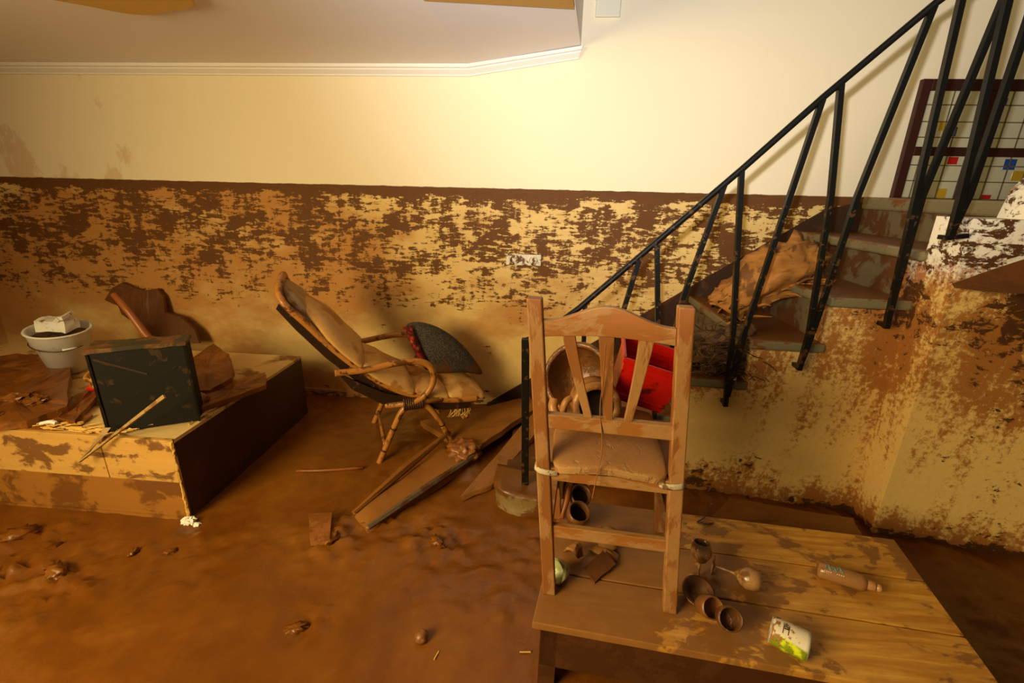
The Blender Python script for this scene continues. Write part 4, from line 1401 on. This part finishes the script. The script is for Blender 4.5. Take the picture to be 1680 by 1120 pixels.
# rolled footrest under the front
b = MB()
for i in range(7):
    a = i / 6
    b.tube([(.20 + .12 * a, -.21, .32 - .11 * a + .03 * sin(a * 6)), (.20 + .12 * a, .21, .32 - .11 * a + .03 * sin(a * 6))], .014, 8)
b.build('footrest_roll', 'rattan', rc, local=True, smooth=True)
b = MB()
for i in range(26):
    v = -.205 + random.uniform(-.004, .004)
    u = .22 + random.uniform(0, .11)
    b.tube([(u, v, .335 - random.uniform(0, .02)), (u + random.uniform(-.02, .03), v - .012, .27 - random.uniform(0, .04)), (u + random.uniform(-.04, .02), v - .004, .215)], .0014, 4)
b.build('loose_cane', 'straw', rc, local=True)

# dark patterned pillow on the recliner
pl = thing('pillow', 'dark grey knitted pillow with red patterned edge slumped on the recliner foot', 'pillow', (-.66, 2.80, .40), radians(25))
outl = [(-.02, .757), (.05, .776), (.118, .766), (.20, .735), (.29, .675), (.37, .595), (.43, .515), (.475, .445), (.515, .372), (.44, .395), (.36, .412), (.27, .420), (.19, .422), (.14, .44), (.10, .475), (.07, .525), (.045, .58), (.02, .645), (0., .705)]
Oc = Vector((.23, .55))
OFF = Matrix.Rotation(radians(-25), 4, 'Z') @ Matrix.Translation(Vector((-.87, 2.69, 0)) - Vector((-.66, 2.80, .40))) @ Matrix.Rotation(radians(25), 4, 'Z')


def pillow_mesh(o, c, half, v0, lean=.25):
    b = MB()
    n = len(o)
    rings = []
    for s in (-1, -.6, 0, .6, 1):
        for_f = []
    lev = [(0.02, -1), (.35, -.93), (.62, -.78), (.82, -.55), (.94, -.28), (1, 0), (.94, .28), (.82, .55), (.62, .78), (.35, .93), (.02, 1)]
    for f, s in lev:
        ring = []
        for p in o:
            q = c + (Vector(p) - c) * f
            ring.append(b.bm.verts.new(OFF @ Vector((q.x, v0 + s * half + lean * (q.y - .42), q.y))))
        rings.append(ring)
    for A, B in zip(rings, rings[1:]):
        for k in range(n):
            b.bm.faces.new((A[k], A[(k + 1) % n], B[(k + 1) % n], B[k]))
    b.bm.faces.new(rings[0][::-1]); b.bm.faces.new(rings[-1])
    return b


pillow_mesh(outl, Oc, .085, .03).noisy(.006, 12, 3).build('body', 'knit', pl, local=True, smooth=True, subsurf=1)
edge = [(-.025, .752), (.03, .757), (.055, .70), (.075, .63), (.10, .56), (.13, .50), (.15, .455), (.10, .472), (.065, .525), (.04, .58), (.015, .645), (-.006, .705)]
pillow_mesh(edge, Vector((.045, .62)), .062, -.012).build('patterned_edge', 'pattern', pl, local=True, smooth=True)

# ------------------------------------------------------------------ planks on the floor
p1 = thing('trough_plank', 'muddy broken panel with raised rims lying on the floor before the recliner', 'plank', (-.70, 2.2, 0))
A0, A1, A2, A3 = Vector((-.93, 1.86, .035)), Vector((-.82, 1.77, .03)), Vector((-.40, 2.37, .075)), Vector((-.57, 2.52, .085))
b = MB().hexa([A0 - Vector((0, 0, .05)), A1 - Vector((0, 0, .05)), A2 - Vector((0, 0, .05)), A3 - Vector((0, 0, .05))], [A0, A1, A2, A3])
bmesh.ops.subdivide_edges(b.bm, edges=b.bm.edges[:], cuts=6, use_grid_fill=True)
b.noisy(.014, 9, 4)
b.build('panel', 'plank', p1, smooth=True)
MB().tube([A1 + Vector((0, 0, .0)), A1.lerp(A2, .5) + Vector((0, -.006, .012)), A2 + Vector((0, 0, .01))], .016, 6, radii=[.012, .02, .014]).noisy(.006, 20, 1).build('near_rim', 'plank_grey', p1)
MB().tube([A0 + Vector((0, 0, .002)), A0.lerp(A3, .5) + Vector((-.012, .01, .028)), A3 + Vector((-.03, .05, .03))], .02, 6, radii=[.013, .026, .02]).noisy(.012, 20, 2).build('far_rim', 'plank', p1)
b = MB().blob((-.47, 2.42, .085), .10, .09, .06, .35, 7, 4, freq=3)
tag(b.build('mud_heap', 'sheet', smooth=True), 'rounded heap of mud at the upper end of the rimmed panel', 'mud')
b = MB().hexa([(-.42, 2.05, .0), (-.27, 2.17, .0), (-.03, 2.66, .10), (-.04, 2.86, .13)], [(-.43, 2.06, .025), (-.27, 2.18, .02), (-.03, 2.67, .13), (-.05, 2.88, .16)])
bmesh.ops.subdivide_edges(b.bm, edges=b.bm.edges[:], cuts=6, use_grid_fill=True)
b.noisy(.012, 10, 6)
tag(b.build('split_plank', 'plank'), 'split muddy plank tilted up against the foot of the newel post', 'plank')
b = MB().hexa([(-.84, 2.80, .01), (-.42, 2.40, .06), (-.06, 2.90, .12), (-.10, 3.19, .06)], [(-.85, 2.81, .05), (-.42, 2.40, .10), (-.06, 2.91, .155), (-.11, 3.20, .11)])
bmesh.ops.subdivide_edges(b.bm, edges=b.bm.edges[:], cuts=6, use_grid_fill=True)
b.noisy(.010, 8, 9)
tag(b.build('wide_panel', 'plank'), 'wide flat muddy panel on the floor between the recliner and the stairs', 'panel')

# small litter in the mud
b = MB()
b.slab([(-1.13, 1.80, .058), (-1.02, 1.82, .062), (-.955, 1.66, .055), (-1.045, 1.645, .052)], .04, .004, 2)
tag(b.build('brick_tile', 'sheet'), 'square mud-covered tile on the floor left of the rimmed panel', 'tile')
b = MB().lathe([(0, 0), (.017, .002), (.026, .014), (.022, .028), (.012, .036), (0, .038)], Matrix.Translation((-.41, 1.255, .004)) @ Matrix.Rotation(.5, 4, 'X'), 16, .15)
tag(b.build('snail_shell', 'clay', smooth=True), 'brown snail-like shell lying alone in the foreground mud', 'shell')
b = MB().tube([(-1.42, 2.20, .012), (-1.25, 2.215, .018), (-1.05, 2.28, .012)], .009, 6, smooth_path=1)
tag(b.build('wet_stick', 'stick', smooth=True), 'thin wet stick lying in the mud left of the recliner', 'stick')
b = MB().tube([(-.345, 1.175, .008), (-.335, 1.205, .01)], .0028, 5)
tag(b.build('straw_piece', 'straw'), 'tiny straw piece right of the shell in the foreground mud', 'straw')
b = MB().tube([(-.045, 1.235, .008), (-.005, 1.238, .01)], .0025, 5)
tag(b.build('straw_piece', 'straw'), 'tiny straw piece in the mud at the table corner', 'straw')
CLODS = [(-2.43, 1.56, .05, 'mud clod by the platform at the left edge of the photo'), (-2.20, 1.50, .035, 'mud clod in the trampled patch before the platform'), (-2.02, 1.38, .04, 'long mud clod at the right of the trampled patch'),
         (-1.66, 1.55, .022, 'small mud clod right below the platform corner'), (-1.81, 1.52, .018, 'tiny mud clod below the front board'), (-.47, 1.74, .03, 'mud clod in the footprint before the planks'),
         (-.90, 1.255, .03, 'glistening mud clod in the middle foreground'), (-.96, 1.70, .04, 'mud clod between the tile and the rimmed panel')]
for i, (x, y, s, lb) in enumerate(CLODS):
    b = MB().blob((x, y, floor_height(x, y) + s * .12), s * 1.4, s * .8, s * .45, .7, i * 3 + 1, 3, freq=3.5, m=Matrix.Rotation(.6 + i, 4, 'Z'))
    tag(b.build('mud_clod', 'mud', smooth=True), lb, 'clod')
